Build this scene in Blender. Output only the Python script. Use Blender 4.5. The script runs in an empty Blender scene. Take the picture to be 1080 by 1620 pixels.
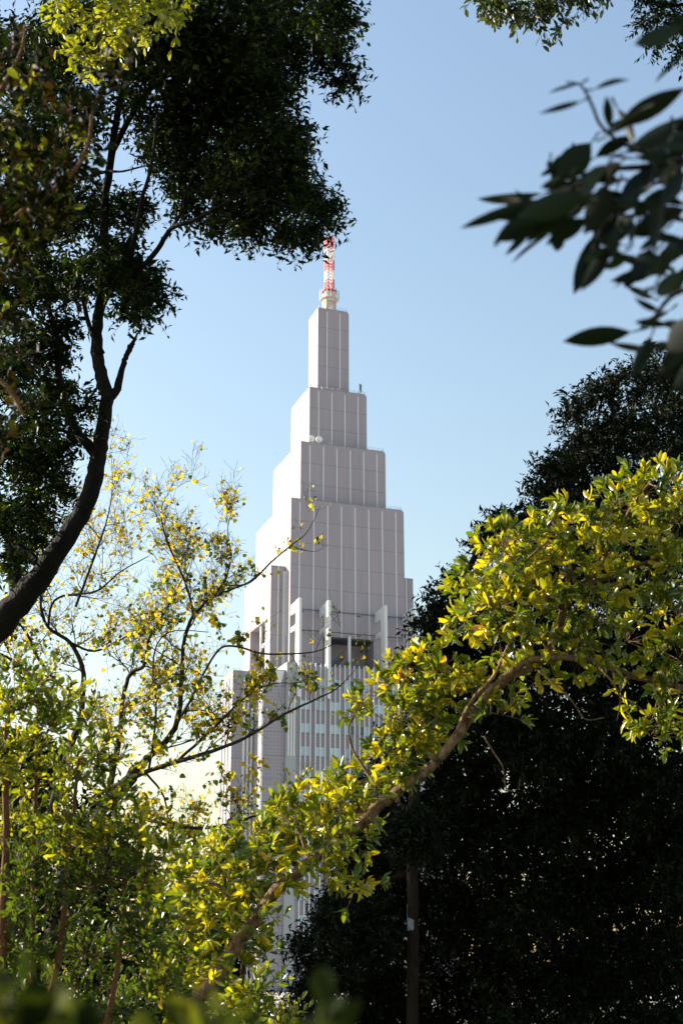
import bpy, math, random
import numpy as np
from mathutils import Vector, Matrix

R = math.radians
random.seed(7)
rng = np.random.default_rng(7)
S = bpy.context.scene
COL = S.collection

# ------------------------------------------------------------------ camera
PITCH, F, CAMZ = R(18.458), 2250.0, 1.6
cam = bpy.data.cameras.new("camera")
cam.lens = 50.0
cam.sensor_width = 36.0
cam.sensor_fit = 'AUTO'
cam.clip_start = 0.05
cam.clip_end = 20000
cam.dof.use_dof = True
cam.dof.focus_distance = 26.0
cam.dof.aperture_fstop = 4.8
camo = bpy.data.objects.new("camera", cam)
COL.objects.link(camo)
camo.location = (0, 0, CAMZ)
camo.rotation_euler = (math.pi / 2 + PITCH, 0, 0)
S.camera = camo

# ------------------------------------------------------------------ sky + sun
SUN_AZ, SUN_EL = R(-73), R(24)          # azimuth measured from +Y, negative = to the left
w = bpy.data.worlds.new("World")
S.world = w
w.use_nodes = True
nt = w.node_tree
sky = nt.nodes.new('ShaderNodeTexSky')
sky.sky_type = 'NISHITA'
sky.sun_disc = False
sky.sun_elevation = SUN_EL
sky.sun_rotation = SUN_AZ
sky.air_density = 1.8
sky.dust_density = 1.5
sky.ozone_density = 1.2
wb = nt.nodes.new('ShaderNodeMix')
wb.data_type = 'RGBA'; wb.blend_type = 'MULTIPLY'; wb.inputs[0].default_value = 1.0
wb.inputs[7].default_value = (0.965, 0.98, 1.07, 1)       # white balance of the air
nt.links.new(sky.outputs[0], wb.inputs[6])
nt.links.new(wb.outputs[2], nt.nodes['Background'].inputs[0])
nt.nodes['Background'].inputs[1].default_value = 0.10

sl = bpy.data.lights.new("sun", 'SUN')
sl.energy = 5.0
sl.angle = R(0.5)
sl.color = (1.0, 0.92, 0.78)
so = bpy.data.objects.new("sun", sl)
COL.objects.link(so)
sd = Vector((math.sin(SUN_AZ) * math.cos(SUN_EL), math.cos(SUN_AZ) * math.cos(SUN_EL), math.sin(SUN_EL)))
so.rotation_euler = sd.to_track_quat('Z', 'Y').to_euler()
so.location = (-30, 20, 60)

vs = S.view_settings
vs.view_transform = 'Standard'
vs.look = 'None'
vs.gamma = 1
vs.exposure = 1.2
S.cycles.max_bounces = 7
S.cycles.diffuse_bounces = 3
S.cycles.transmission_bounces = 4
S.cycles.use_denoising = True


# ------------------------------------------------------------------ helpers
def P(px, py, d):
    """world point seen at photo pixel (px,py) at depth d metres along the view axis"""
    u = (px - 540) / F * d
    v = (810 - py) / F * d
    c, s = math.cos(PITCH), math.sin(PITCH)
    return Vector((u, d * c - v * s, CAMZ + d * s + v * c))


def tag(o, label=None, cat=None, group=None, kind=None):
    if label: o['label'] = label
    if cat: o['category'] = cat
    if group: o['group'] = group
    if kind: o['kind'] = kind
    return o


def empty(name, loc, rz=0.0):
    o = bpy.data.objects.new(name, None)
    COL.objects.link(o)
    o.location = loc
    o.rotation_euler = (0, 0, rz)
    o.empty_display_size = 0.5
    return o


def link(name, me, parent=None, loc=None):
    o = bpy.data.objects.new(name, me)
    COL.objects.link(o)
    if loc is not None: o.location = loc
    if parent is not None:
        o.parent = parent
    return o


class MB:
    """collects polygons, builds them as one mesh object"""
    def __init__(s):
        s.v, s.f, s.m = [], [], []

    def add(s, vs_, fs, mi=0):
        n = len(s.v)
        s.v += [tuple(p) for p in vs_]
        for f in fs:
            s.f.append(tuple(i + n for i in f))
            s.m.append(mi)

    def box(s, x0, x1, y0, y1, z0, z1, mi=0):
        s.add([(x0, y0, z0), (x1, y0, z0), (x1, y1, z0), (x0, y1, z0), (x0, y0, z1), (x1, y0, z1), (x1, y1, z1), (x0, y1, z1)],
              [(0, 3, 2, 1), (4, 5, 6, 7), (0, 1, 5, 4), (1, 2, 6, 5), (2, 3, 7, 6), (3, 0, 4, 7)], mi)

    def prism(s, pts, z0, z1, mi=0):
        n = len(pts)
        s.add([(x, y, z0) for x, y in pts] + [(x, y, z1) for x, y in pts],
              [tuple(range(n - 1, -1, -1)), tuple(range(n, 2 * n))] + [(i, (i + 1) % n, (i + 1) % n + n, i + n) for i in range(n)], mi)

    def tube(s, pts, rads, seg=8, mi=0, wob=0.0, cap=True):
        pts = [Vector(p) for p in pts]
        n = len(pts)
        prev = None
        base = len(s.v)
        for i, p in enumerate(pts):
            t = (pts[min(i + 1, n - 1)] - pts[max(i - 1, 0)])
            if t.length < 1e-9: t = Vector((0, 0, 1))
            t.normalize()
            if prev is None:
                a = t.cross(Vector((0.3, 0.9, 0.2)))
                if a.length < 1e-3: a = t.cross(Vector((1, 0, 0)))
            else:
                a = prev - t * prev.dot(t)
            a.normalize()
            prev = a
            b = t.cross(a)
            for k in range(seg):
                an = 2 * math.pi * k / seg
                r = rads[i] * (1 + (random.uniform(-wob, wob) if wob else 0))
                s.v.append(tuple(p + (a * math.cos(an) + b * math.sin(an)) * r))
        for i in range(n - 1):
            for k in range(seg):
                k2 = (k + 1) % seg
                s.f.append((base + i * seg + k, base + i * seg + k2, base + (i + 1) * seg + k2, base + (i + 1) * seg + k))
                s.m.append(mi)
        if cap:
            s.f.append(tuple(base + k for k in range(seg - 1, -1, -1))); s.m.append(mi)
            s.f.append(tuple(base + (n - 1) * seg + k for k in range(seg))); s.m.append(mi)

    def bar(s, a, b, r, seg=4, mi=0):
        s.tube([a, b], [r, r], seg, mi)

    def mesh(s, name, mats, smooth=False):
        me = bpy.data.meshes.new(name)
        me.from_pydata(s.v, [], s.f)
        for m in mats: me.materials.append(m)
        me.polygons.foreach_set('material_index', s.m)
        if smooth: me.polygons.foreach_set('use_smooth', [True] * len(s.f))
        me.update()
        return me

    def build(s, name, mats, parent=None, smooth=False, loc=None):
        if not isinstance(mats, (list, tuple)): mats = [mats]
        return link(name, s.mesh(name, mats, smooth), parent, loc)


# ------------------------------------------------------------------ materials
def newmat(name):
    m = bpy.data.materials.new(name)
    m.use_nodes = True
    return m, m.node_tree, m.node_tree.nodes['Principled BSDF']


def N(nt, t, **kw):
    n = nt.nodes.new(t)
    for k, v in kw.items(): setattr(n, k, v)
    return n


def plain(name, col, rough=0.6, metal=0.0, var=0.12, scale=0.4):
    m, nt, b = newmat(name)
    tc = N(nt, 'ShaderNodeTexCoord')
    no = N(nt, 'ShaderNodeTexNoise'); no.inputs['Scale'].default_value = scale; no.inputs['Detail'].default_value = 6
    nt.links.new(tc.outputs['Object'], no.inputs['Vector'])
    cr = N(nt, 'ShaderNodeValToRGB')
    cr.color_ramp.elements[0].position = .3; cr.color_ramp.elements[1].position = .7
    cr.color_ramp.elements[0].color = (*[c * (1 - var) for c in col], 1)
    cr.color_ramp.elements[1].color = (*[min(1, c * (1 + var)) for c in col], 1)
    nt.links.new(no.outputs['Fac'], cr.inputs[0])
    nt.links.new(cr.outputs[0], b.inputs['Base Color'])
    b.inputs['Roughness'].default_value = rough
    b.inputs['Metallic'].default_value = metal
    return m


def math_n(nt, op, a, b=None):
    n = N(nt, 'ShaderNodeMath', operation=op)
    for i, v in enumerate((a, b)):
        if v is None: continue
        if isinstance(v, (int, float)): n.inputs[i].default_value = v
        else: nt.links.new(v, n.inputs[i])
    return n.outputs[0]


def panel_mat(name, col, ztop, zstep, vstep=1.2367, jw=0.10, vfade=0.18, tile=None):
    """precast panels: horizontal joints every zstep below ztop, faint vertical joints every vstep"""
    m, nt, b = newmat(name)
    tc = N(nt, 'ShaderNodeTexCoord')
    sp = N(nt, 'ShaderNodeSeparateXYZ')
    nt.links.new(tc.outputs['Object'], sp.inputs[0])
    ge = N(nt, 'ShaderNodeNewGeometry')
    vt = N(nt, 'ShaderNodeVectorTransform', vector_type='NORMAL', convert_from='WORLD', convert_to='OBJECT')
    nt.links.new(ge.outputs['Normal'], vt.inputs[0])
    sn = N(nt, 'ShaderNodeSeparateXYZ'); nt.links.new(vt.outputs[0], sn.inputs[0])
    isx = math_n(nt, 'GREATER_THAN', math_n(nt, 'ABSOLUTE', sn.outputs[0]), 0.7)
    # along-wall coordinate: y on side faces, x on front faces
    mx = N(nt, 'ShaderNodeMix'); nt.links.new(isx, mx.inputs[0])
    nt.links.new(sp.outputs[0], mx.inputs[2]); nt.links.new(sp.outputs[1], mx.inputs[3])
    h = mx.outputs[0]
    fz = math_n(nt, 'FRACT', math_n(nt, 'DIVIDE', math_n(nt, 'SUBTRACT', ztop + 400 * zstep, sp.outputs[2]), zstep))
    jz = math_n(nt, 'LESS_THAN', fz, jw / zstep * 2)
    fh = math_n(nt, 'FRACT', math_n(nt, 'DIVIDE', math_n(nt, 'ADD', h, 400 * vstep + 0.045), vstep))
    jh = math_n(nt, 'MULTIPLY', math_n(nt, 'LESS_THAN', fh, 0.09 / vstep), vfade)
    j = math_n(nt, 'MAXIMUM', math_n(nt, 'MULTIPLY', jz, 0.34), jh)
    # per-panel tone
    cx = math_n(nt, 'FLOOR', math_n(nt, 'DIVIDE', h, vstep)); cz = math_n(nt, 'FLOOR', math_n(nt, 'DIVIDE', math_n(nt, 'SUBTRACT', ztop, sp.outputs[2]), zstep))
    cb = N(nt, 'ShaderNodeCombineXYZ'); nt.links.new(cx, cb.inputs[0]); nt.links.new(cz, cb.inputs[1])
    wn = N(nt, 'ShaderNodeTexWhiteNoise'); nt.links.new(cb.outputs[0], wn.inputs['Vector'])
    no = N(nt, 'ShaderNodeTexNoise'); no.inputs['Scale'].default_value = 0.12; no.inputs['Detail'].default_value = 8
    st = N(nt, 'ShaderNodeMapping'); st.inputs['Scale'].default_value = (3, 3, .22)
    nt.links.new(tc.outputs['Object'], st.inputs[0]); nt.links.new(st.outputs[0], no.inputs['Vector'])
    tone = math_n(nt, 'ADD', math_n(nt, 'MULTIPLY', wn.outputs['Value'], 0.07), math_n(nt, 'MULTIPLY', no.outputs['Fac'], 0.22))
    val = math_n(nt, 'MULTIPLY', math_n(nt, 'ADD', 0.855, tone), math_n(nt, 'SUBTRACT', 1.0, j))
    if tile:
        tz = math_n(nt, 'LESS_THAN', math_n(nt, 'FRACT', math_n(nt, 'DIVIDE', math_n(nt, 'ADD', sp.outputs[2], 500), tile)), 0.14)
        th = math_n(nt, 'LESS_THAN', math_n(nt, 'FRACT', math_n(nt, 'DIVIDE', math_n(nt, 'ADD', h, 500), tile)), 0.12)
        tj = math_n(nt, 'MULTIPLY', math_n(nt, 'MAXIMUM', tz, th), 0.22)
        val = math_n(nt, 'MULTIPLY', val, math_n(nt, 'SUBTRACT', 1.0, tj))
    vm = N(nt, 'ShaderNodeVectorMath', operation='SCALE'); vm.inputs[0].default_value = col
    nt.links.new(val, vm.inputs['Scale'])
    nt.links.new(vm.outputs[0], b.inputs['Base Color'])
    b.inputs['Roughness'].default_value = 0.6
    b.inputs['Specular IOR Level'].default_value = 0.3
    return m


def leaf_mat(name, cols, trans, tcol, rough=0.42, tfac=0.4, spec=0.5):
    """cols: ramp of leaf colours picked by the per-leaf tint; tcol: colour light takes passing through"""
    m, nt, b = newmat(name)
    at = N(nt, 'ShaderNodeAttribute', attribute_name='tint')
    cr = N(nt, 'ShaderNodeValToRGB')
    e = cr.color_ramp.elements
    while len(e) < len(cols): e.new(0.5)
    for i, (p, c) in enumerate(cols):
        e[i].position = p; e[i].color = (*c, 1)
    nt.links.new(at.outputs['Fac'], cr.inputs[0])
    nt.links.new(cr.outputs[0], b.inputs['Base Color'])
    b.inputs['Roughness'].default_value = rough
    b.inputs['Specular IOR Level'].default_value = spec
    tr = N(nt, 'ShaderNodeBsdfTranslucent')
    mx = N(nt, 'ShaderNodeMix', data_type='RGBA', blend_type='MULTIPLY'); mx.inputs[0].default_value = 1
    nt.links.new(cr.outputs[0], mx.inputs[6]); mx.inputs[7].default_value = (*tcol, 1)
    nt.links.new(mx.outputs[2], tr.inputs['Color'])
    ms = N(nt, 'ShaderNodeMixShader'); ms.inputs[0].default_value = trans
    out = nt.nodes['Material Output']
    nt.links.new(b.outputs[0], ms.inputs[1]); nt.links.new(tr.outputs[0], ms.inputs[2])
    nt.links.new(ms.outputs[0], out.inputs['Surface'])
    return m


def bark_mat(name, c0, c1, scale=6.0, rough=0.85):
    m, nt, b = newmat(name)
    tc = N(nt, 'ShaderNodeTexCoord')
    mp = N(nt, 'ShaderNodeMapping'); mp.inputs['Scale'].default_value = (1, 1, 0.35)
    nt.links.new(tc.outputs['Object'], mp.inputs[0])
    no = N(nt, 'ShaderNodeTexNoise'); no.inputs['Scale'].default_value = scale; no.inputs['Detail'].default_value = 9; no.inputs['Roughness'].default_value = .65
    nt.links.new(mp.outputs[0], no.inputs['Vector'])
    cr = N(nt, 'ShaderNodeValToRGB'); cr.color_ramp.elements[0].position = .35; cr.color_ramp.elements[1].position = .65
    cr.color_ramp.elements[0].color = (*c0, 1); cr.color_ramp.elements[1].color = (*c1, 1)
    nt.links.new(no.outputs['Fac'], cr.inputs[0]); nt.links.new(cr.outputs[0], b.inputs['Base Color'])
    bp = N(nt, 'ShaderNodeBump'); bp.inputs['Strength'].default_value = 1.0; bp.inputs['Distance'].default_value = .05
    no2 = N(nt, 'ShaderNodeTexNoise'); no2.inputs['Scale'].default_value = scale * 5; no2.inputs['Detail'].default_value = 6
    nt.links.new(mp.outputs[0], no2.inputs['Vector'])
    nt.links.new(no2.outputs['Fac'], bp.inputs['Height']); nt.links.new(bp.outputs[0], b.inputs['Normal'])
    b.inputs['Roughness'].default_value = rough
    b.inputs['Specular IOR Level'].default_value = .2
    return m


# ------------------------------------------------------------------ ground
def build_ground():
    n = 90
    m, nt, b = newmat("park_grass")
    tc = N(nt, 'ShaderNodeTexCoord')
    no = N(nt, 'ShaderNodeTexNoise'); no.inputs['Scale'].default_value = .35; no.inputs['Detail'].default_value = 10
    nt.links.new(tc.outputs['Object'], no.inputs['Vector'])
    cr = N(nt, 'ShaderNodeValToRGB'); cr.color_ramp.elements[0].color = (.035, .05, .016, 1); cr.color_ramp.elements[1].color = (.09, .085, .04, 1)
    cr.color_ramp.elements[0].position = .35; cr.color_ramp.elements[1].position = .7
    nt.links.new(no.outputs['Fac'], cr.inputs[0])
    # park turf near the camera, pale paved city beyond about 120 m
    ln = N(nt, 'ShaderNodeVectorMath', operation='LENGTH'); nt.links.new(tc.outputs['Object'], ln.inputs[0])
    far = math_n(nt, 'GREATER_THAN', ln.outputs['Value'], 120.0)
    vo = N(nt, 'ShaderNodeTexVoronoi'); vo.inputs['Scale'].default_value = .04
    nt.links.new(tc.outputs['Object'], vo.inputs['Vector'])
    c2 = N(nt, 'ShaderNodeValToRGB'); c2.color_ramp.elements[0].color = (.34, .29, .26, 1); c2.color_ramp.elements[1].color = (.46, .42, .38, 1)
    nt.links.new(vo.outputs['Color'], c2.inputs[0])
    mx = N(nt, 'ShaderNodeMix', data_type='RGBA'); nt.links.new(far, mx.inputs[0])
    nt.links.new(cr.outputs[0], mx.inputs[6]); nt.links.new(c2.outputs[0], mx.inputs[7])
    nt.links.new(mx.outputs[2], b.inputs['Base Color'])
    b.inputs['Roughness'].default_value = .95
    mb = MB()
    xs = [math.copysign(abs(t) ** 3, t) * 6000 for t in np.linspace(-1, 1, n)]
    for y in xs:
        for x in xs:
            mb.v.append((x, y, 0.0 if abs(x) > 60 or abs(y) > 60 else 0.06 * math.sin(x * .35) * math.cos(y * .27)))
    for j in range(n - 1):
        for i in range(n - 1):
            mb.f.append((j * n + i, j * n + i + 1, (j + 1) * n + i + 1, (j + 1) * n + i)); mb.m.append(0)
    tag(mb.build("ground", m, smooth=True), kind='structure')


build_ground()

# ------------------------------------------------------------------ tower
TCX, TCY, TTH = -4.708, 480.0, R(19.364)
tower = empty("stepped_skyscraper", (TCX, TCY, 0), TTH)
tag(tower, "tall stepped grey-pink office tower with white ribs and narrow setbacks, rising behind the trees", "skyscraper")
PINK = (0.325, 0.297, 0.325)
M_rib = plain("white_rib", (0.66, 0.68, 0.67), .5, var=.05)
M_fin = plain("pale_fin_panel", (0.62, 0.64, 0.63), .5, var=.04, scale=.2)
M_roof = plain("roof_grey", (0.25, 0.25, 0.25), .8)
M_steel = plain("steel_grey", (0.35, 0.35, 0.36), .45, .3)
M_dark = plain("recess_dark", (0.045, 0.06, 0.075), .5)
M_greymetal = plain("grey_cladding", (0.30, 0.33, 0.34), .5, var=.05, scale=.2)
BAY = 4.94
Z = [158.1, 180.9, 204.3, 238.96]
W_ = [(20.34, 21.1), (15.63, 16.4), (10.79, 10.79), (5.99, 5.34)]
ZL = 128.0      # top of lower body (front bay)
YF = -21.1      # front wall plane of the lowest tier


def rounded(w, d, zb, zt, r=1.0):
    """block whose top outer vertical edges are eased with a small radius at the top corners"""
    return w, d, zb, zt


def block(name, w, d, z0, z1, mat, parent, ribs=True, xr=None):
    """a tier: walls with softly rounded top corners, inset roof and light vertical ribs"""
    mb = MB()
    r = 1.3
    # silhouette profile with rounded shoulders on both axes via stacked rings
    prof = [(0, z0), (0, z1 - r)] + [(r - r * math.cos(a), z1 - r + r * math.sin(a)) for a in [R(x) for x in (15, 30, 45, 60, 75, 90)]]
    # only the right and left ends are eased, the front edge stays crisp
    rings = []
    for ins, z in prof:
        rings.append([(-w + ins * .0, -d, z), (w - ins, -d, z), (w - ins, d, z), (-w + ins * .0, d, z)])
    b = 0
    for q in rings: mb.v += q
    for i in range(len(rings) - 1):
        for k in range(4):
            k2 = (k + 1) % 4
            mb.f.append((i * 4 + k, i * 4 + k2, i * 4 + 4 + k2, i * 4 + 4 + k)); mb.m.append(0)
    t = (len(rings) - 1) * 4
    mb.f.append((t, t + 1, t + 2, t + 3)); mb.m.append(1)
    mb.f.append((3, 2, 1, 0)); mb.m.append(1)
    if ribs:
        def offs(half):
            n = int((half - 1.0) / BAY + .5)
            return [(k + .5) * BAY for k in range(-n, n)]
        for x in offs(w):
            mb.box(x - .15, x + .15, -d - .16, -d + .02, z0, z1 - 1.3, 2)
            mb.box(x - .15, x + .15, d - .02, d + .16, z0, z1 - 1.3, 2)
        for y in offs(d):
            mb.box(-w - .16, -w + .02, y - .15, y + .15, z0, z1 - 1.3, 2)
            mb.box(w - .02, w + .16, y - .15, y + .15, z0, z1 - 1.3, 2)
    return mb.build(name, [mat, M_roof, M_rib], parent)


mats_t = [panel_mat("panel_tier_%d" % i, PINK, Z[i], 7.75) for i in range(4)]
# four upper tiers
for i, nm in ((3, 3), (2, 2), (1, 1)):
    w_, d_ = W_[i]
    block("tier", w_, d_, Z[i - 1], Z[i], mats_t[i], tower)
w_, d_ = W_[0]
ZO = 111.1      # head of the big front opening
block("tier", w_, d_, ZO, Z[0], mats_t[0], tower)

# shaft below the lowest tier with the recessed sky terrace in its front
mb = MB()
OX, OD = 8.9, 8.0
zb = 80.0
mb.prism([(-w_, -d_), (-OX, -d_), (-OX, -d_ + OD), (OX, -d_ + OD), (OX, -d_), (w_, -d_), (w_, d_), (-w_, d_)], zb, ZO, 0)
for k in range(-4, 4):
    x = (k + .5) * BAY
    if abs(x) > OX: mb.box(x - .15, x + .15, -d_ - .16, -d_ + .02, zb, ZO, 1)
for x in (-14.8, -5.2, 5.2, 14.8):
    pass
# dark soffit, lining of the terrace and slanting stair string
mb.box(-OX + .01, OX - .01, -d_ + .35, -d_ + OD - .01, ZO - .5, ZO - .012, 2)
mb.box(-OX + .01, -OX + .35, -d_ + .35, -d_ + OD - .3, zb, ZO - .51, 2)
shaft = mb.build("shaft", [mats_t[0], M_rib, M_dark], tower)
mb = MB()
mb.box(-.45, .45, YF - 7.2, YF - 6.3, ZL, ZO, 0) if False else mb.box(-.42, .42, YF - 1.2, YF - .3, 95, ZO + .4, 0)
mb.build("terrace_column", M_rib, tower)
mb = MB()
for k in range(9):
    t0 = k / 9
    mb.box(-5.6 + t0 * 4.6, -5.6 + (k + 1) / 9 * 4.6, YF + 1.0, YF + 2.4, 100.2 + t0 * 4.6, 101.5 + t0 * 4.6, 0)
mb.bar((-5.6, YF + .9, 102.4), (-1.0, YF + .9, 107.0), .12)
mb.build("terrace_stair", M_dark, tower)
# dark slots in the front wall
mb = MB()
for x, z in ((-16.6, 118.6), (-6.6, 118.6), (3.3, 118.6), (13.2, 118.6), (-16.6, 111.2 + 1.0), (3.3, 111.2 + 1.0), (13.2, 111.2 + 1.0)):
    if z < 115 and abs(x) < 9.5: x, z = x, 111.9
    mb.box(x - 1.1, x + 1.1, YF - .05, YF + .3, z, z + .38, 0)
for z in (119.6, 112.6):
    mb.bar((-w_, YF - .25, z), (w_, YF - .25, z), .09)
mb.build("wall_slots", M_dark, tower)

# side wings
def wing(sx):
    x0, x1 = (-25.5, -w_ + .0) if sx < 0 else (w_ - .0, 25.5)
    mb = MB()
    if sx < 0:
        mb.box(x0, x1, -16, 16, 117.6, 135.3, 0)
        mb.prism([(x0, -16), (x1, -16), (x1, 16), (x0, 16), (x0, 8), (x0 + 4.6, 8), (x0 + 4.6, -10.2), (x0, -10.2)], zb, 117.6, 0)
        mb.box(x0 + .5, x0 + 1.1, -3.0, -2.3, zb, 117.58, 1)
        mb.box(x0 + 3.6, x0 + 4.59, -10.19, 7.99, 111.8, 113.2, 1)
    else:
        mb.box(x0, x1, -16, 16, zb, 135.3, 0)
    for y in [(k + .5) * BAY for k in range(-3, 3)]:
        xx = x0 if sx < 0 else x1
        z0 = 117.6 if (sx < 0 and -10.2 < y < 8) else zb
        mb.box(xx - .16, xx + .16, y - .15, y + .15, z0, 135.1, 1)
    xm = (x0 + x1) / 2
    mb.box(xm - .19, xm + .19, -16.16, -15.98, zb, 135.1, 1)
    xi = x1 - .5 if sx < 0 else x0 + .5
    mb.box(xi - .5, xi + .5, -16.22, -15.98, zb, 133.5, 1)
    mb.build("side_wing", [mats_t[0], M_rib], tower)
wing(-1)
wing(1)

# tall freestanding fins tied back to the wall by two arms each
for k, x in enumerate((-19.7, -9.8, 9.8, 19.7)):
    mb = MB()
    y0, y1 = -30.5, -26.7
    mb.add([(x - .45, y1, 90.5), (x + .45, y1, 90.5), (x + .45, y0, 88.5), (x - .45, y0, 88.5),
            (x - .45, y1, 120.9), (x + .45, y1, 120.9), (x + .45, y0, 120.9), (x - .45, y0, 120.9)],
           [(0, 1, 2, 3), (4, 7, 6, 5), (3, 2, 6, 7), (1, 0, 4, 5), (0, 3, 7, 4), (2, 1, 5, 6)])
    f = mb.build("fin", M_fin, tower)
    for (za, zb2, q) in ((120.6, 117.1, 0), (112.9, 111.3, 0)):
        mb = MB()
        yw = YF - .01
        mb.add([(x - .4, y1, zb2 - .0), (x + .4, y1, zb2), (x + .4, yw, zb2), (x - .4, yw, zb2),
                (x - .4, y1, za), (x + .4, y1, za), (x + .4, yw, za), (x - .4, yw, za)],
               [(0, 3, 2, 1), (4, 5, 6, 7), (0, 1, 5, 4), (1, 2, 6, 5), (2, 3, 7, 6), (3, 0, 4, 7)])
        mb.build("arm", M_fin, f)

# lower body ---------------------------------------------------------------
M_bay = panel_mat("bay_tile", (0.25, 0.245, 0.275), 99.4, 7.3, 4.94, .12, .25, tile=.9)
M_side = panel_mat("side_tile", (0.30, 0.29, 0.32), 99.4, 7.3, 4.94, .10, .15, tile=1.1)
YB = -28.9
mb = MB()
mb.box(-20.05, 20.05, YB, -16.3, 0, 99.3, 0)
for k in range(-4, 4):
    c = (k + .5) * BAY
    for dx, top in ((-1.62, 100.0), (0, 100.0), (1.62, 100.0)):
        mb.box(c + dx - .13, c + dx + .13, YB - .5, YB + .05, 0, top, 1)
mb.build("bay_wall", [M_bay, M_rib], tower)


def glass_mat(name, col, rough=.08):
    m, nt, b = newmat(name)
    tc = N(nt, 'ShaderNodeTexCoord'); oi = N(nt, 'ShaderNodeObjectInfo')
    no = N(nt, 'ShaderNodeTexNoise'); no.inputs['Scale'].default_value = .9
    nt.links.new(tc.outputs['Object'], no.inputs['Vector'])
    ad = math_n(nt, 'ADD', math_n(nt, 'MULTIPLY', oi.outputs['Random'], .5), math_n(nt, 'MULTIPLY', no.outputs['Fac'], .3))
    sc = math_n(nt, 'ADD', .6, ad)
    vm = N(nt, 'ShaderNodeVectorMath', operation='SCALE'); vm.inputs[0].default_value = col
    nt.links.new(sc, vm.inputs['Scale']); nt.links.new(vm.outputs[0], b.inputs['Base Color'])
    b.inputs['Roughness'].default_value = rough
    b.inputs['Specular IOR Level'].default_value = .6
    return m


M_blind = glass_mat("pale_blind_glass", (0.30, 0.43, 0.50), .15)
M_deep = glass_mat("dark_glass", (0.02, 0.045, 0.075), .05)


def window_mesh(kinds):
    mb = MB()
    # frame round the two lights, panes set back from the frame's face
    mb.box(-1.45, 1.45, -.06, .0, -.08, .0, 2); mb.box(-1.45, 1.45, -.06, .0, 2.8, 2.88, 2)
    mb.box(-1.45, -.17, -.03, .02, 0, 2.8, kinds[0]); mb.box(.17, 1.45, -.03, .02, 0, 2.8, kinds[1])
    return mb.mesh("window", [M_blind, M_deep, M_steel])


wm = {(0, 0): window_mesh((0, 0)), (0, 1): window_mesh((0, 1)), (1, 0): window_mesh((1, 0))}
rows = [92.25 - 7.3 * k for k in range(12)]
for z in rows:
    for k in range(-4, 4):
        kind = (0, 1) if k == -1 else (1, 0) if k == 0 else (0, 0)
        link("window", wm[kind], tower, ((k + .5) * BAY, YB - .035, z))

# grey corner pier, side blocks stepping back on both sides
for sx in (-1, 1):
    a = lambda x0, x1: (x0, x1) if sx < 0 else (-x1, -x0)
    mb = MB()
    x0, x1 = a(-23.5, -20.06); mb.box(x0, x1, YB + .15, -14, 0, 99.8, 0)
    mb.build("corner_pier", M_greymetal, tower)
    mb = MB()
    x0, x1 = a(-31.2, -23.51); mb.box(x0, x1, -27.6, -4, 0, 97.4, 0)
    # triangular facet let into the top corner
    q = -1 if sx < 0 else 1
    mb.add([(q * 30.0, -27.75, 97.0), (q * 24.0, -27.75, 97.1), (q * 25.2, -27.75, 92.4), (q * 30.0, -27.58, 97.0), (q * 24.0, -27.58, 97.1), (q * 25.2, -27.58, 92.4)],
           [(0, 1, 2), (3, 5, 4), (0, 3, 4, 1), (1, 4, 5, 2), (2, 5, 3, 0)], 2)
    xm = (x0 + x1) / 2
    mb.box(xm - 3.7, xm - 3.4, -27.75, -27.58, 0, 91.4, 2)
    xx = x0 if sx < 0 else x1
    mb.build("side_block", [M_side, M_greymetal, M_rib], tower)
    mb = MB()
    x0, x1 = a(-38.4, -31.21); mb.box(x0, x1, -18.6, -5.5, 0, 98.2, 0)
    for dx in (-31.9, -33.2, -34.5):
        q0, q1 = a(dx - .3, dx + .3); mb.box(q0, q1, -19.0, -18.58, 0, 95.9, 1)
    xx = -38.4 if sx < 0 else 38.4
    for y in (-14.5, -10.8, -7.2): mb.box(xx - .15, xx + .15, y - .2, y + .2, 0, 95.9, 2)
    mb.build("side_block", [M_side, M_rib, M_dark], tower)
# narrow side light beside the bay
mb = MB()
for i in range(3): mb.box(-22.9 + i * .9, -22.5 + i * .9, YB - .02, YB + .14, 70, 90.5)
mb.build("pilaster", M_rib, tower)

# roof edge railings
def railing(w, d, z):
    mb = MB()
    c = [(-w, -d), (w, -d), (w, d), (-w, d)]
    for i in range(4):
        a, b = Vector((*c[i], z)), Vector((*c[(i + 1) % 4], z))
        for h in (.55, 1.1): mb.bar(a + Vector((0, 0, h)), b + Vector((0, 0, h)), .035)
        n = int((b - a).length / 2)
        for k in range(n): mb.bar(a + (b - a) * k / n, a + (b - a) * k / n + Vector((0, 0, 1.1)), .035)
    mb.build("roof_railing", M_steel, tower)
for i in (3, 2, 1, 0): railing(W_[i][0] - .5, W_[i][1] - .5, Z[i])

# ------------------------------------------------------------------ rooftop equipment (own things)
def L2W(x, y, z):
    c, s = math.cos(TTH), math.sin(TTH)
    return (TCX + x * c - y * s, TCY + x * s + y * c, z)


M_red = plain("signal_red", (0.62, 0.055, 0.03), .5, var=.05)
M_white = plain("mast_white", (0.78, 0.76, 0.72), .5, var=.05)
M_beige = plain("mast_beige", (0.62, 0.56, 0.50), .6, var=.1)

mast = tag(empty("antenna_mast", L2W(0, -.5, Z[3]), TTH), "red and white banded lattice antenna mast on the summit of the stepped tower", "antenna mast")


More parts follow.
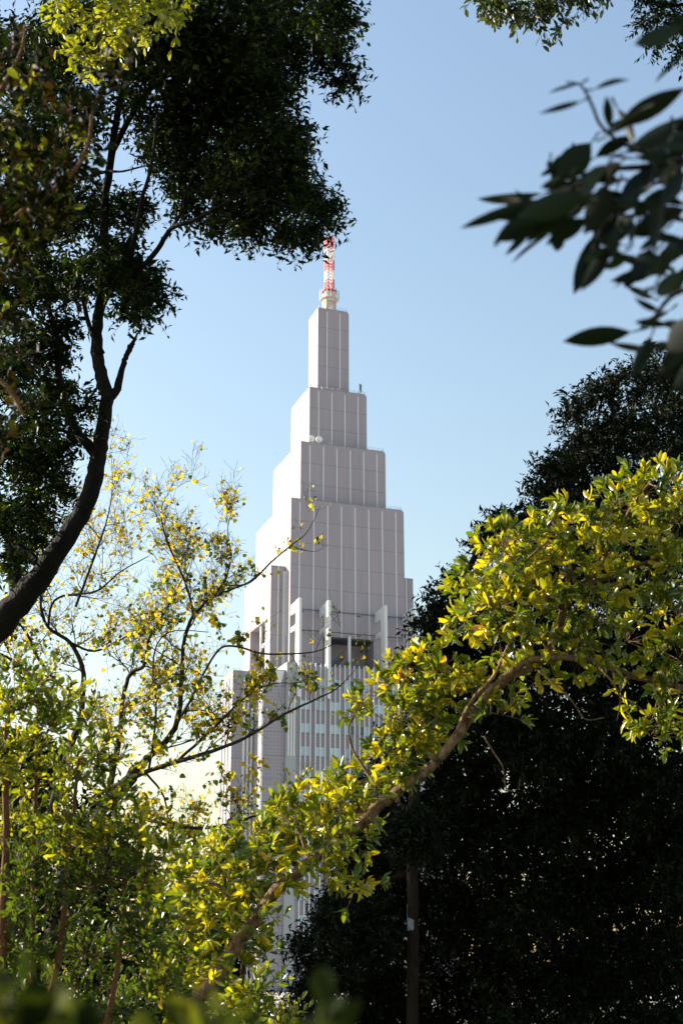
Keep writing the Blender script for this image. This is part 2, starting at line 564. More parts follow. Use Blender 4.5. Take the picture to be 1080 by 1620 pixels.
def lattice(z0, z1, w0, w1, mat, name, r=.16, step=1.5, parent=mast):
    mb = MB()
    n = max(1, int(round((z1 - z0) / step)))
    def cr(i):
        t = i / n; h = (w0 + (w1 - w0) * t) / 2; z = z0 + (z1 - z0) * t
        return [Vector((sx * h, sy * h, z)) for sx, sy in ((-1, -1), (1, -1), (1, 1), (-1, 1))]
    for i in range(n):
        A, B = cr(i), cr(i + 1)
        for k in range(4):
            mb.bar(A[k], B[k], r)
            mb.bar(A[k], B[(k + 1) % 4], r * .5); mb.bar(A[(k + 1) % 4], B[k], r * .5)
            mb.bar(B[k], B[(k + 1) % 4], r * .6)
    return mb.build(name, mat, parent)


lattice(0, 6.2, 3.9, 3.9, M_beige, "base_lattice", .17, 1.1)
mb = MB()
for sx in (-1, 1):
    mb.box(sx * 1.2 - .35, sx * 1.2 + .35, -1.4, -.8, 0, 6.2)
mb.build("cable_duct", M_beige, mast)
mb = MB()
mb.prism([(3.7 * math.cos(R(a)), 3.7 * math.sin(R(a))) for a in range(22, 382, 45)], 6.2, 6.5)
mb.prism([(2.6 * math.cos(R(a)), 2.6 * math.sin(R(a))) for a in range(22, 382, 45)], 5.2, 6.19)
mb.box(-1.9, 1.9, -1.9, 1.9, 6.5, 9.2)
mb.build("lower_platform", M_beige, mast)
mb = MB()
for a in range(0, 360, 20):
    x, y = 3.6 * math.cos(R(a)), 3.6 * math.sin(R(a))
    mb.bar((x, y, 6.3), (x, y, 9.6 + (a % 40) / 30), .07)
    x2, y2 = 3.6 * math.cos(R(a + 20)), 3.6 * math.sin(R(a + 20))
    mb.bar((x, y, 7.6), (x2, y2, 7.6), .05); mb.bar((x, y, 9.4), (x2, y2, 9.4), .05)
mb.build("cage", M_steel, mast)
mb = MB()
mb.prism([(2.9 * math.cos(R(a)), 2.9 * math.sin(R(a))) for a in range(22, 382, 45)], 9.4, 9.8)
for a in range(0, 360, 45):
    mb.bar((2.8 * math.cos(R(a)), 2.8 * math.sin(R(a)), 9.5), (1.6 * math.cos(R(a)), 1.6 * math.sin(R(a)), 8.2), .12)
    mb.bar((2.8 * math.cos(R(a)), 2.8 * math.sin(R(a)), 9.8), (2.8 * math.cos(R(a)), 2.8 * math.sin(R(a)), 11), .06)
mb.build("upper_platform", M_red, mast)
for z0, z1, m_ in ((9.8, 14.2, M_red), (14.2, 18.2, M_white), (18.2, 22.4, M_red), (22.4, 27.5, M_white), (27.5, 33, M_red)):
    lattice(z0, z1, 2.8, 2.8, m_, "mast_section", .15, 1.35)
mb = MB()
mb.tube([(-.5, 0, 9), (-.5, 0, 27.4)], [.3, .3], 8)
mb.tube([(.7, .4, 9), (.7, .4, 27.4)], [.25, .25], 6)
mb.build("feeder_cables", M_white, mast)


def dish(lx, ly, label):
    t = tag(empty("satellite_dish", L2W(lx, ly, Z[1]), TTH - .25), label, "satellite dish", "white dishes on the third setback")
    mb = MB()
    mb.tube([(0, 0, 0), (0, 0, 1.7)], [.14, .12], 8); mb.box(-.45, .45, -.45, .45, 0, .2)
    mb.bar((0, 0, .4), (0, -.4, 1.6), .06)
    mb.build("stand", M_steel, t)
    mb = MB()
    rr = [(.3, -.34), (.7, -.30), (1.0, -.22), (1.16, -.12), (1.2, .05), (1.12, .3), (.4, .5)]
    seg = 24
    mb.v.append((0, -.36, 2.0))
    for r, dy in rr:
        for k in range(seg):
            a = 2 * math.pi * k / seg
            mb.v.append((r * math.cos(a), dy, 2.0 + r * math.sin(a)))
    for k in range(seg): mb.f.append((0, 1 + k, 1 + (k + 1) % seg)); mb.m.append(0)
    for i in range(len(rr) - 1):
        for k in range(seg):
            a = 1 + i * seg; mb.f.append((a + k, a + seg + k, a + seg + (k + 1) % seg, a + (k + 1) % seg)); mb.m.append(0)
    mb.f.append(tuple(1 + (len(rr) - 1) * seg + k for k in range(seg))); mb.m.append(0)
    mb.build("reflector", M_white, t, smooth=True)
    mb = MB()
    mb.tube([(0, .5, 2.0), (0, .85, 2.0)], [.2, .12], 8)
    mb.bar((0, .6, 2.0), (0, .05, .6), .06)
    mb.build("rear_mount", M_steel, t)


dish(-11.3, -14.9, "left one of the two round white dishes on the third step of the tower")
dish(-8.5, -14.9, "right one of the two round white dishes on the third step of the tower")


def aerial(name, lx, ly, z, h, label, panel):
    t = tag(empty(name, L2W(lx, ly, z), TTH), label, "antenna")
    mb = MB(); mb.tube([(0, 0, 0), (0, 0, h)], [.13, .06], 6); mb.bar((0, 0, h * .6), (-1.3, 0, 0), .07); mb.bar((0, 0, h * .35), (-.8, 0, 0), .05)
    mb.build("pole", M_steel, t)
    if panel:
        mb = MB(); mb.box(.1, .4, -.15, .15, h * .25, h * .9); mb.box(-.42, -.14, -.15, .15, h * .4, h * .95)
        mb.build("antenna_panel", plain("teal_grey", (.12, .2, .22), .5), t)


aerial("panel_antenna", 8.9, -9.6, Z[2], 4.6, "slim panel antenna braced at the right end of the second step", True)
aerial("whip_antenna", -9.6, -9.4, Z[2], 4.2, "thin whip antenna at the left end of the second step, beside the top block", False)
t = tag(empty("rooftop_unit", L2W(-3.4, -9.4, Z[2]), TTH), "low grey service unit on the front edge of the second step", "equipment")
mb = MB(); mb.box(-2.4, 2.4, -.5, .5, .25, .75); mb.box(-2.2, -2.0, -.3, .3, 0, .25); mb.box(2.0, 2.2, -.3, .3, 0, .25)
mb.build("housing", M_steel, t)
for k in range(5):
    mb = MB(); mb.tube([(-2 + k, -.1, .75), (-2 + k, -.1, 1.1)], [.15, .15], 8)
    mb.build("vent_cap", M_greymetal, t)

# ================================================================== vegetation
# leaf outlines: (u along, v across, w lift) ; faces
T_LANCE = (np.array([(0, 0, 0), (.42, .5, .10), (1, 0, -.10), (.42, -.5, .10)]), [(0, 2, 1), (0, 3, 2)])
T_OBL = (np.array([(0, 0, 0), (.3, .36, .06), (.3, -.36, .06), (.66, .5, .07), (.66, -.5, .07), (.9, .26, 0), (.9, -.26, 0), (1, 0, -.06), (.3, 0, 0), (.66, 0, 0)]),
         [(0, 8, 1), (0, 2, 8), (1, 8, 9, 3), (8, 2, 4, 9), (3, 9, 7, 5), (9, 4, 6, 7)])
_u = np.array([.04, .14, .27, .42, .57, .71, .83, .93])
_h = np.array([.06, .24, .41, .5, .49, .4, .26, .1])
T_LONG = (np.array([(0, 0, 0)] + [(u, sg * h, .05 * h * 2) for u, h in zip(_u, _h) for sg in (1, -1)] + [(1, 0, -.03)] + [(u, 0, 0) for u in _u]),
          [(0, 18, 1), (0, 2, 18)] + [f for i in range(7) for f in ((1 + 2 * i, 18 + i, 19 + i, 3 + 2 * i), (18 + i, 2 + 2 * i, 4 + 2 * i, 19 + i))] + [(15, 25, 17), (25, 16, 17)])
T_HEART = (np.array([(0, 0, 0), (.05, .42, .05), (.38, .52, .08), (.72, .30, .02), (1, 0, -.1), (.72, -.30, .02), (.38, -.52, .08), (.05, -.42, .05), (.4, 0, 0)]),
           [(0, 8, 1), (1, 8, 2), (2, 8, 3), (3, 8, 4), (4, 8, 5), (5, 8, 6), (6, 8, 7), (7, 8, 0)])


def unit(a):
    return a / np.maximum(np.linalg.norm(a, axis=1, keepdims=True), 1e-9)


def leaves_mesh(name, parent, mat, tpl, pos, ax, nr, L, Wd, tint, extra=None, bend=0.0):
    """many leaf faces as ONE crown mesh; extra=(MB, material) adds the twigs as a second material"""
    tv, tf = tpl
    n, k = len(pos), len(tv)
    ax = unit(ax)
    sd = unit(np.cross(nr, ax) + 1e-6)
    nm = np.cross(ax, sd)
    tvv = tv.copy()
    wl = tvv[:, 2][None, :, None] - (bend * rng.uniform(-.6, 2.6, n))[:, None, None] * (tvv[:, 0] ** 2)[None, :, None]
    V = pos[:, None, :] + tvv[:, 0][None, :, None] * (L[:, None, None] * ax[:, None, :]) \
        + tvv[:, 1][None, :, None] * (Wd[:, None, None] * sd[:, None, :]) + wl * (L[:, None, None] * nm[:, None, :])
    V = V.reshape(-1, 3)
    loops, starts, totals = [], [], []
    fl = np.concatenate([np.array(f) for f in tf]); fs = np.array([len(f) for f in tf])
    LI = (fl[None, :] + (np.arange(n) * k)[:, None]).reshape(-1)
    TT = np.tile(fs, n)
    tn = np.repeat(tint, len(tf))
    mi = np.zeros(len(TT), int)
    mats = [mat]
    if extra is not None:
        mb, m2 = extra
        off = len(V)
        if mb.v:
            V = np.vstack([V, np.array(mb.v)])
            LI = np.concatenate([LI, np.concatenate([np.array(f) for f in mb.f]) + off])
            t2 = np.array([len(f) for f in mb.f])
            TT = np.concatenate([TT, t2]); tn = np.concatenate([tn, np.zeros(len(t2))]); mi = np.concatenate([mi, np.ones(len(t2), int)])
        mats.append(m2)
    if parent is not None:
        V = V - np.array(parent.location)[None, :]
    me = bpy.data.meshes.new(name)
    me.vertices.add(len(V)); me.vertices.foreach_set('co', V.astype(np.float32).reshape(-1))
    me.loops.add(len(LI)); me.loops.foreach_set('vertex_index', LI.astype(np.int32))
    me.polygons.add(len(TT))
    me.polygons.foreach_set('loop_start', np.concatenate([[0], np.cumsum(TT)[:-1]]).astype(np.int32))
    me.polygons.foreach_set('loop_total', TT.astype(np.int32))
    for m in mats: me.materials.append(m)
    me.polygons.foreach_set('material_index', mi.astype(np.int32))
    at = me.attributes.new('tint', 'FLOAT', 'FACE'); at.data.foreach_set('value', tn.astype(np.float32))
    me.update(calc_edges=True)
    return link(name, me, parent)


def rv(n):
    return unit(rng.normal(size=(n, 3)))


def px2m(d): return d / F


class Tree:
    """trunk + limbs drawn as centre lines, crown grown as sprays of leaves round twig tips"""
    def __init__(s, name, base, bark, label, cat='tree', group=None):
        s.root = tag(empty(name, base), label, cat, group)
        s.bark = bark
        s.tr = MB()
        s.tw = MB()
        s.nodes = []          # (point, radius)
        s.lp, s.la, s.ln, s.ll, s.lw, s.lt = [], [], [], [], [], []

    def limb(s, pts, seg=9, wob=.06, sub=5, tw=False):
        """pts: (px,py,depth,radius_px) ; smooth curve through them"""
        ps = [P(p[0], p[1], p[2]) for p in pts]
        rs = [p[3] * px2m(p[2]) for p in pts]
        return s.curve(ps, rs, seg, wob, sub, tw)

    def curve(s, ps, rs, seg=9, wob=.06, sub=5, tw=False):
        q, rr = [], []
        n = len(ps)
        for i in range(n - 1):
            p0, p1, p2, p3 = ps[max(i - 1, 0)], ps[i], ps[i + 1], ps[min(i + 2, n - 1)]
            for j in range(sub):
                t = j / sub
                q.append(0.5 * ((2 * p1) + (p2 - p0) * t + (2 * p0 - 5 * p1 + 4 * p2 - p3) * t * t + (3 * p1 - p0 - 3 * p2 + p3) * t ** 3))
                rr.append(rs[i] + (rs[i + 1] - rs[i]) * t)
        q.append(ps[-1]); rr.append(rs[-1])
        if wob:
            q = [p + Vector(rng.normal(size=3)) * r * wob * 1.5 for p, r in zip(q, rr)]
        (s.tw if tw else s.tr).tube(q, rr, seg, 0, wob)
        s.nodes += list(zip(q, rr))
        return q, rr

    def nearest(s, p):
        pts = getattr(s, '_np', None)
        if pts is None or len(pts) != len(s.nodes):
            s._np = pts = np.array([tuple(a[0]) for a in s.nodes])
        i = int(np.argmin(((pts - np.array(p)) ** 2).sum(1)))
        return s.nodes[i]

    def spray(s, C, D, TL, nl, L, Wr, spread=.9, droop=.25, up=.6, tint=(.0, 1.), twig_r=.004, twigs=True, ros=False, tseg=3):
        """C: twig bases (n,3), D: directions, nl leaves on each, L mean leaf length"""
        n = len(C)
        D = unit(D)
        tips = C + D * TL[:, None]
        tips[:, 2] -= droop * TL
        D2 = unit(tips - C)
        base_t = rng.random(n)
        for j in range(nl):
            t = (j + rng.random(n) * .8) / nl if not ros else .75 + .25 * rng.random(n)
            pos = C + (tips - C) * t[:, None]
            side = unit(np.cross(D2, rv(n)))
            a = D2 * (1 - spread * .5) + side * spread + np.array([0, 0, .15 - droop])
            nr = unit(np.array([0, 0, up])[None, :] + rv(n) * .6)
            s.lp.append(pos); s.la.append(a); s.ln.append(nr)
            l = L * rng.uniform(.5, 1.28, n)
            s.ll.append(l); s.lw.append(l * Wr * rng.uniform(.8, 1.2, n))
            s.lt.append(np.clip(base_t * .6 + rng.random(n) * .4, 0, 1) * (tint[1] - tint[0]) + tint[0])
        if twigs:
            for a, b in zip(C, tips):
                s.tw.tube([a, b], [twig_r, twig_r * .5], tseg, 0, 0, False)

    def blob(s, cx, cy, d, rp, n, L, Wr=.36, TL=.35, nl=7, squash=.8, shell=.45, limb=True, lr=.03, tint=(0, 1), dz=1.0, keep=None, droop=.25, ros=False, spread=.9, twigs=True, sag=.0, twig_r=.004, up=.6):
        """a lump of crown: centre in the picture, radius in pixels at its depth"""
        c = np.array(P(cx, cy, d)); r = rp * px2m(d)
        r_in = max(r - TL * .6, r * .3)
        dirs = rv(n)
        rad = rng.random(n) ** shell
        off = dirs * rad[:, None] * r_in * np.array([1, dz, squash])[None, :]
        C = c[None, :] + off
        D = dirs * .8 + rv(n) * .5 + np.array([0, 0, .1])
        if limb:
            p, rr = s.nearest(c)
            mid = (p + Vector(c)) * .5 + Vector(rng.normal(size=3)) * r * .15 - Vector((0, 0, sag * r))
            e = min(rr * .6, lr)
            q, _ = s.curve([p, mid, Vector(c)], [e, e * .75, e * .4], 6, .05, 4)
            for k in range(5):
                dd = Vector(rv(1)[0]) * r_in * .85
                dd.z *= squash
                s.curve([q[-3] if k % 2 else q[-1], Vector(c) + dd * .5 + Vector((0, 0, .04)), Vector(c) + dd], [e * .45, e * .3, e * .12], 5, .05, 3)
        s.spray(C, D, TL * rng.uniform(.6, 1.2, n), nl, L, Wr, spread, droop, up, tint, twig_r, twigs, ros)

    def done(s, leaf, tpl=T_LANCE, trunk_name='trunk', crown_name='crown', smooth=True, bend=0.0, kill=None):
        o = s.root
        loc = o.location
        s.tr.v = [(v[0] - loc.x, v[1] - loc.y, v[2] - loc.z) for v in s.tr.v]
        t = s.tr.build(trunk_name, s.bark, o, smooth=True)
        if s.lp:
            A = [np.concatenate(x) for x in (s.lp, s.la, s.ln, s.ll, s.lw, s.lt)]
            if kill is not None:
                k = ~kill(A[0]); A = [x[k] for x in A]
            leaves_mesh(crown_name, o, leaf, tpl, *A, extra=(s.tw, s.bark), bend=bend)
        return o


def ground_pt(px, d, py=1400):
    p = P(px, py, d)
    return (p.x, p.y, 0.0)


# leaf and bark materials -------------------------------------------------
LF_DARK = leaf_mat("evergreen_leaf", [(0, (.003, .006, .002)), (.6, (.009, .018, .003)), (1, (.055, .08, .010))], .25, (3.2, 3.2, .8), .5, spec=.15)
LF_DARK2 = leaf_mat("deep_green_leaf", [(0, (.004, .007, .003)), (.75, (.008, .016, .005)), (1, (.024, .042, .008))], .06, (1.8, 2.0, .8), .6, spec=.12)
LF_MAG = leaf_mat("glossy_leaf", [(0, (.014, .036, .006)), (.35, (.075, .115, .008)), (.72, (.26, .26, .013)), (.95, (.48, .36, .02)), (1, (.32, .09, .02))], .40, (2.9, 2.6, .7), .27, spec=.8)
LF_YEL = leaf_mat("autumn_leaf", [(0, (.045, .09, .015)), (.40, (.13, .18, .02)), (.52, (.50, .40, .035)), (.9, (.74, .56, .06)), (1, (.50, .27, .04))], .55, (1.3, 1.3, .7), .55, spec=.3)
LF_OLIVE = leaf_mat("olive_leaf", [(0, (.010, .022, .005)), (.4, (.05, .085, .009)), (.75, (.24, .26, .018)), (.95, (.36, .30, .02)), (1, (.32, .12, .02))], .42, (2.8, 2.5, .7), .35, spec=.4)
LF_LIME = leaf_mat("lime_leaf", [(0, (.12, .15, .015)), (1, (.26, .26, .03))], .5, (2.0, 1.9, .6), .32)
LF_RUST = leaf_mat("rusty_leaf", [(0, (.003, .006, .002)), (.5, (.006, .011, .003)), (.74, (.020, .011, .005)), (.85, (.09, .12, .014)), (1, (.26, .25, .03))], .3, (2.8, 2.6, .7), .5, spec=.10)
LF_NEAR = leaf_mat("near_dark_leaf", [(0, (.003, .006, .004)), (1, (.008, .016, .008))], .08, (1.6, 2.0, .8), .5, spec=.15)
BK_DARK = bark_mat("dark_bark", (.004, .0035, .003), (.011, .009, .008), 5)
BK_PALE = bark_mat("pale_bark", (.08, .04, .02), (.40, .27, .15), 18)
BK_YEL = bark_mat("grey_brown_bark", (.026, .020, .016), (.065, .050, .040), 10)
BK_RED = bark_mat("reddish_bark", (.14, .06, .035), (.24, .12, .06), 9)

# ---- 1. big dark evergreen on the left ----------------------------------
D1 = 21.0
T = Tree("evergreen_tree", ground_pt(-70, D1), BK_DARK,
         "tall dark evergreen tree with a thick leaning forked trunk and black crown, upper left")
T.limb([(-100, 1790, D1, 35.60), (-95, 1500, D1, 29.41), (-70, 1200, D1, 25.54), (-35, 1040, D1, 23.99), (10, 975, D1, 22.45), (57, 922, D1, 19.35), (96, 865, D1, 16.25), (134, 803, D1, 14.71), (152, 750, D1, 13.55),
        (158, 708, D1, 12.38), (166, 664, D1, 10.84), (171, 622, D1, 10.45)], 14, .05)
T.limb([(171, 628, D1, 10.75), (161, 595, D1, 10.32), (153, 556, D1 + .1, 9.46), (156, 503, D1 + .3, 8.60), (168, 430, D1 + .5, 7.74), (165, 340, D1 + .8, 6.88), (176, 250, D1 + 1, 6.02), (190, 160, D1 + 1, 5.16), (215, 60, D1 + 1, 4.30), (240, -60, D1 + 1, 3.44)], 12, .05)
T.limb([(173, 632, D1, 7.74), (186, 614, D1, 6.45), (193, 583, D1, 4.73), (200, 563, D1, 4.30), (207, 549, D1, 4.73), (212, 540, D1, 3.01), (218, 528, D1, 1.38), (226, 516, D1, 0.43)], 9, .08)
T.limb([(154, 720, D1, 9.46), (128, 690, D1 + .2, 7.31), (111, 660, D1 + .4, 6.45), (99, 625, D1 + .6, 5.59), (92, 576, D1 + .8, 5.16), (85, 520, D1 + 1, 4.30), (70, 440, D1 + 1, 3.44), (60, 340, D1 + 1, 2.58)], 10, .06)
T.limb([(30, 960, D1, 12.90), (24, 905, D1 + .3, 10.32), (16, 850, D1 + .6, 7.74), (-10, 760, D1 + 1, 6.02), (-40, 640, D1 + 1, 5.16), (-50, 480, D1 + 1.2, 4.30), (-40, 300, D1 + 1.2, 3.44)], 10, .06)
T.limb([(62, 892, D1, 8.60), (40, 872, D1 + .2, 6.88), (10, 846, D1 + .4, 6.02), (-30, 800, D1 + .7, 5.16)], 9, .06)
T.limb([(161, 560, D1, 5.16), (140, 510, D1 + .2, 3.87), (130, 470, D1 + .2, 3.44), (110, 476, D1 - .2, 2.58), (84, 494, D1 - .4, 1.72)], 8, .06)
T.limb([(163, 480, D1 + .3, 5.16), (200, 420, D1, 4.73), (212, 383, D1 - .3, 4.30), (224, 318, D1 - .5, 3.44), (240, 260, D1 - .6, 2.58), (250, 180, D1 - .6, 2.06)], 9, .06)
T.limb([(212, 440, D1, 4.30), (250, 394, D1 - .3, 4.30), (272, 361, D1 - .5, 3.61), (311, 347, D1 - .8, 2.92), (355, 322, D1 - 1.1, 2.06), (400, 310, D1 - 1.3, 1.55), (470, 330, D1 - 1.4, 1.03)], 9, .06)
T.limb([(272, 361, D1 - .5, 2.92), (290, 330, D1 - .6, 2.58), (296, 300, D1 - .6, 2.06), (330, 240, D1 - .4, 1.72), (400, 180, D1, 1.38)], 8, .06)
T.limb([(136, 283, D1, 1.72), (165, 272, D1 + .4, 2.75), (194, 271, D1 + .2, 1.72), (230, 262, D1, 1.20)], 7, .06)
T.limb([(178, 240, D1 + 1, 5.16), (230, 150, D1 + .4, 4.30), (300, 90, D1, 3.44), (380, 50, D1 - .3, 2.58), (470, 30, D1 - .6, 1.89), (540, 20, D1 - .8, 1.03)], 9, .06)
k = dict(L=.12, Wr=.42, TL=.40, nl=8, lr=.035, squash=.7, dz=1.1, droop=.12, spread=1.1)
big = [(455, 40, 90), (370, 30, 90), (290, 60, 95), (530, 30, 48), (520, 90, 40), (430, 100, 70), (545, 128, 26), (340, 120, 90), (260, 150, 85), (400, 160, 75), (455, 215, 42), (420, 240, 70), (340, 220, 85), (270, 240, 60),
       (470, 265, 26), (380, 300, 65), (310, 290, 45), (440, 300, 50), (490, 320, 42), (520, 335, 26), (490, 370, 34), (455, 370, 36), (400, 350, 45), (345, 355, 30), (300, 335, 32),
       (200, 60, 80), (120, 60, 80), (50, 100, 80), (200, 330, 42), (110, 180, 70), (40, 230, 70), (120, 330, 66), (40, 360, 70), (190, 410, 50), (215, 450, 46), (245, 455, 28), (150, 440, 50), (80, 440, 60),
       (20, 480, 60), (230, 485, 24), (205, 500, 18), (100, 520, 36), (60, 560, 55), (10, 590, 60), (90, 620, 36), (130, 645, 26), (60, 660, 50), (110, 700, 26), (20, 720, 60), (70, 740, 46), (100, 775, 30), (50, 800, 42),
       (0, 820, 50), (60, 860, 28), (20, 890, 26), (45, 915, 18), (80, 830, 18), (250, 30, 60)]
for (x, y, r) in big:
    dd = D1 + random.uniform(-1.2, 1.2) + (.6 if x < 250 else -.3)
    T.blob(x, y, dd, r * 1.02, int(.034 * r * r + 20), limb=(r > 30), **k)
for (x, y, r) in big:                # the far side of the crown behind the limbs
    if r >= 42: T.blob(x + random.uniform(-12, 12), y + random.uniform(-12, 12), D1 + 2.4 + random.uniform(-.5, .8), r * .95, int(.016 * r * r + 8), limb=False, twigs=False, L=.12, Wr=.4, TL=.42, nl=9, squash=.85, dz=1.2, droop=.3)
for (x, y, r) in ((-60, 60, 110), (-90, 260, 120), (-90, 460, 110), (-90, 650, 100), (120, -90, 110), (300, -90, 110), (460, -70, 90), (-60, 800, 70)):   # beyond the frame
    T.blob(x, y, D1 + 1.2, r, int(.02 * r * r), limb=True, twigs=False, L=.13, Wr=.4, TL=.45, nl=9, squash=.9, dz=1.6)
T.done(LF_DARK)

# ---- 2. dark evergreen on the right, behind -----------------------------
D2 = 30.0
T = Tree("dark_evergreen_tree", ground_pt(651, D2), bark_mat("straight_trunk_bark", (.016, .010, .007), (.040, .026, .020), 4),
         "massive near-black evergreen tree on the right with a bare straight brown trunk below its crown")
T.limb([(650, 1725, D2, 13), (652, 1600, D2, 10), (653, 1480, D2, 9.5), (653, 1350, D2, 9), (660, 1200, D2 + .5, 9), (700, 1000, D2 + 1, 7), (760, 860, D2 + 1, 4)], 14, .03)
T.limb([(660, 1220, D2 + .5, 8), (760, 1120, D2 + 1, 7), (880, 950, D2 + 1.5, 6), (960, 760, D2 + 1.5, 5), (1010, 620, D2 + 1.5, 3)], 10, .05)
T.limb([(655, 1330, D2 + .4, 7), (800, 1300, D2 + 1, 6), (950, 1250, D2 + 1, 5), (1080, 1200, D2 + 1, 4)], 10, .05)
T.limb([(653, 1380, D2 + .6, 6), (600, 1400, D2 + 1, 4), (540, 1440, D2 + 1, 3)], 8, .05)
k = dict(L=.15, Wr=.36, TL=.55, nl=9, squash=.9, dz=1.1, droop=.25, lr=.07, spread=.9)
rb = [(1050, 590, 50), (990, 610, 46), (940, 625, 32), (905, 650, 28), (1060, 680, 70), (980, 700, 60), (920, 715, 50), (875, 745, 36), (860, 775, 26), (900, 790, 60), (790, 830, 36), (770, 860, 30), (830, 850, 60), (1000, 790, 70),
      (715, 925, 32), (745, 960, 50), (690, 960, 26), (680, 1000, 40), (665, 1045, 36), (645, 1065, 22), (720, 1040, 60), (800, 960, 70), (900, 900, 80), (1000, 900, 80), (1070, 850, 70), (800, 1100, 75), (700, 1130, 60), (900, 1030, 80), (1000, 1020, 80), (1080, 1000, 70),
      (640, 1180, 50), (740, 1220, 70), (850, 1180, 80), (960, 1150, 75), (1060, 1110, 60), (600, 1290, 42), (680, 1310, 65), (780, 1330, 75), (880, 1300, 75), (980, 1260, 70), (1060, 1290, 60), (560, 1380, 42), (530, 1430, 38), (505, 1480, 30), (620, 1400, 60),
      (590, 1470, 55), (720, 1430, 70), (820, 1440, 75), (920, 1420, 75), (1010, 1390, 70), (1075, 1400, 50), (490, 1530, 30), (470, 1500, 20), (475, 1570, 30), (460, 1610, 26), (520, 1460, 34), (580, 1340, 34), (560, 1440, 40), (550, 1500, 44), (560, 1580, 46), (540, 1540, 42), (500, 1590, 36), (610, 1570, 50), (700, 1550, 65), (790, 1560, 70), (880, 1550, 70), (970, 1530, 70), (1060, 1510, 65), (570, 1620, 50), (680, 1640, 60), (800, 1650, 60), (920, 1650, 60), (1040, 1630, 60)]
rb += [(1075, 1190, 26), (1040, 1215, 30), (1085, 1240, 30), (1050, 1330, 50)]
for q in ((652, 1300, 30), (640, 1320, 18), (668, 1318, 20), (655, 1330, 12)): T.blob(q[0], q[1], D2 - 1.4, q[2], 60, limb=False, **{a_: b_ for a_, b_ in k.items() if a_ != 'lr'})
for (x, y, r) in rb:
    dd = D2 + random.uniform(-1.3, 1.3) + (1.2 if y > 1250 and abs(x - 650) < 120 else .3)
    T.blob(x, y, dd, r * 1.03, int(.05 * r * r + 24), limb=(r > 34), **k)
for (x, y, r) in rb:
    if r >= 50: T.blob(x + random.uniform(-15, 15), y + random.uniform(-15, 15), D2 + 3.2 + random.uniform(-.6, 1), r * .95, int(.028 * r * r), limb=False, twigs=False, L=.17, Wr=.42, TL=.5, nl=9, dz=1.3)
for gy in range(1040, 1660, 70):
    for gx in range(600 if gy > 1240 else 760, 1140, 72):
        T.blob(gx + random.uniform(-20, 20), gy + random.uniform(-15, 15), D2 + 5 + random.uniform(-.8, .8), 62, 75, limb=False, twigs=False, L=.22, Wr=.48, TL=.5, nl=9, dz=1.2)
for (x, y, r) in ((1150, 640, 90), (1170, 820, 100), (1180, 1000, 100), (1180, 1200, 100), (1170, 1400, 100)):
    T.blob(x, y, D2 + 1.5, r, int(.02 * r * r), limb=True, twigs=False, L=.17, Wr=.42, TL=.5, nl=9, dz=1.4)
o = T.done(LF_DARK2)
mb = MB()
pp = P(652, 1452, D2); r_ = 9.4 * px2m(D2)
for i in range(5):
    a0 = R(-150 + i * 14); a1 = R(-150 + (i + 1) * 14)
    h0, h1 = .27 - .05 * (i % 2), .27 - .05 * ((i + 1) % 2)
    mb.add([(pp.x + r_ * 1.06 * math.cos(a), pp.y + r_ * 1.06 * math.sin(a), pp.z + z) for a, z in ((a0, -h0), (a1, -h1), (a1, h1), (a0, h0))] +
           [(pp.x + r_ * .9 * math.cos(a), pp.y + r_ * .9 * math.sin(a), pp.z + z) for a, z in ((a0, -h0), (a1, -h1), (a1, h1), (a0, h0))],
           [(0, 1, 2, 3), (7, 6, 5, 4), (0, 4, 5, 1), (2, 6, 7, 3), (0, 3, 7, 4), (1, 5, 6, 2)])
l = o.location; mb.v = [(v[0] - l.x, v[1] - l.y, v[2] - l.z) for v in mb.v]
tag(mb.build("bark_patch", plain("pale_blue_patch", (.22, .27, .30), .7, var=.3, scale=8), o), label="pale blue-grey patch on the straight trunk")

# ---- 3. sunlit glossy-leaved tree whose long limb crosses the view -------
D3 = 13.0
T = Tree("broadleaf_evergreen_tree", ground_pt(235, D3), BK_PALE,
         "sunlit glossy-leaved tree with a long pale limb slanting up in front of the tower")
T.limb([(215, 1895, D3, 20.12), (245, 1730, D3, 15.48), (290, 1615, D3, 13.16), (330, 1562, D3, 11.61), (368, 1505, D3, 10.84), (402, 1458, D3, 10.45), (440, 1408, D3, 10.06), (490, 1363, D3, 9.68), (530, 1330, D3, 9.68), (570, 1303, D3, 9.29), (600, 1274, D3, 8.90),
        (640, 1243, D3, 8.51), (680, 1212, D3, 8.13), (710, 1181, D3, 7.74), (740, 1138, D3, 6.97), (770, 1100, D3, 6.58), (800, 1070, D3, 6.19), (838, 1044, D3, 5.42)], 16, .09, 3)
T.limb([(795, 1075, D3, 6), (850, 1050, D3 + .1, 6), (880, 1005, D3 + .2, 6), (893, 960, D3 + .2, 6), (915, 930, D3 + .2, 5.5), (945, 900, D3 + .3, 5), (975, 850, D3 + .3, 4), (1000, 800, D3 + .3, 3), (1030, 760, D3 + .3, 2)], 10, .05)
T.limb([(838, 1044, D3, 6), (890, 1040, D3 - .1, 5), (940, 1047, D3 - .1, 5), (1000, 1070, D3, 5), (1085, 1090, D3, 4.5), (1180, 1120, D3, 4)], 10, .05)
T.limb([(915, 930, D3 + .2, 4), (980, 905, D3 + .1, 3.2), (1050, 880, D3, 2.6), (1120, 860, D3, 2)], 8, .05)
T.limb([(720, 1165, D3, 5), (745, 1110, D3 - .1, 3.6), (780, 1070, D3 - .2, 3), (800, 1030, D3 - .2, 2.6), (806, 1015, D3 - .2, 1.6)], 8, .05)
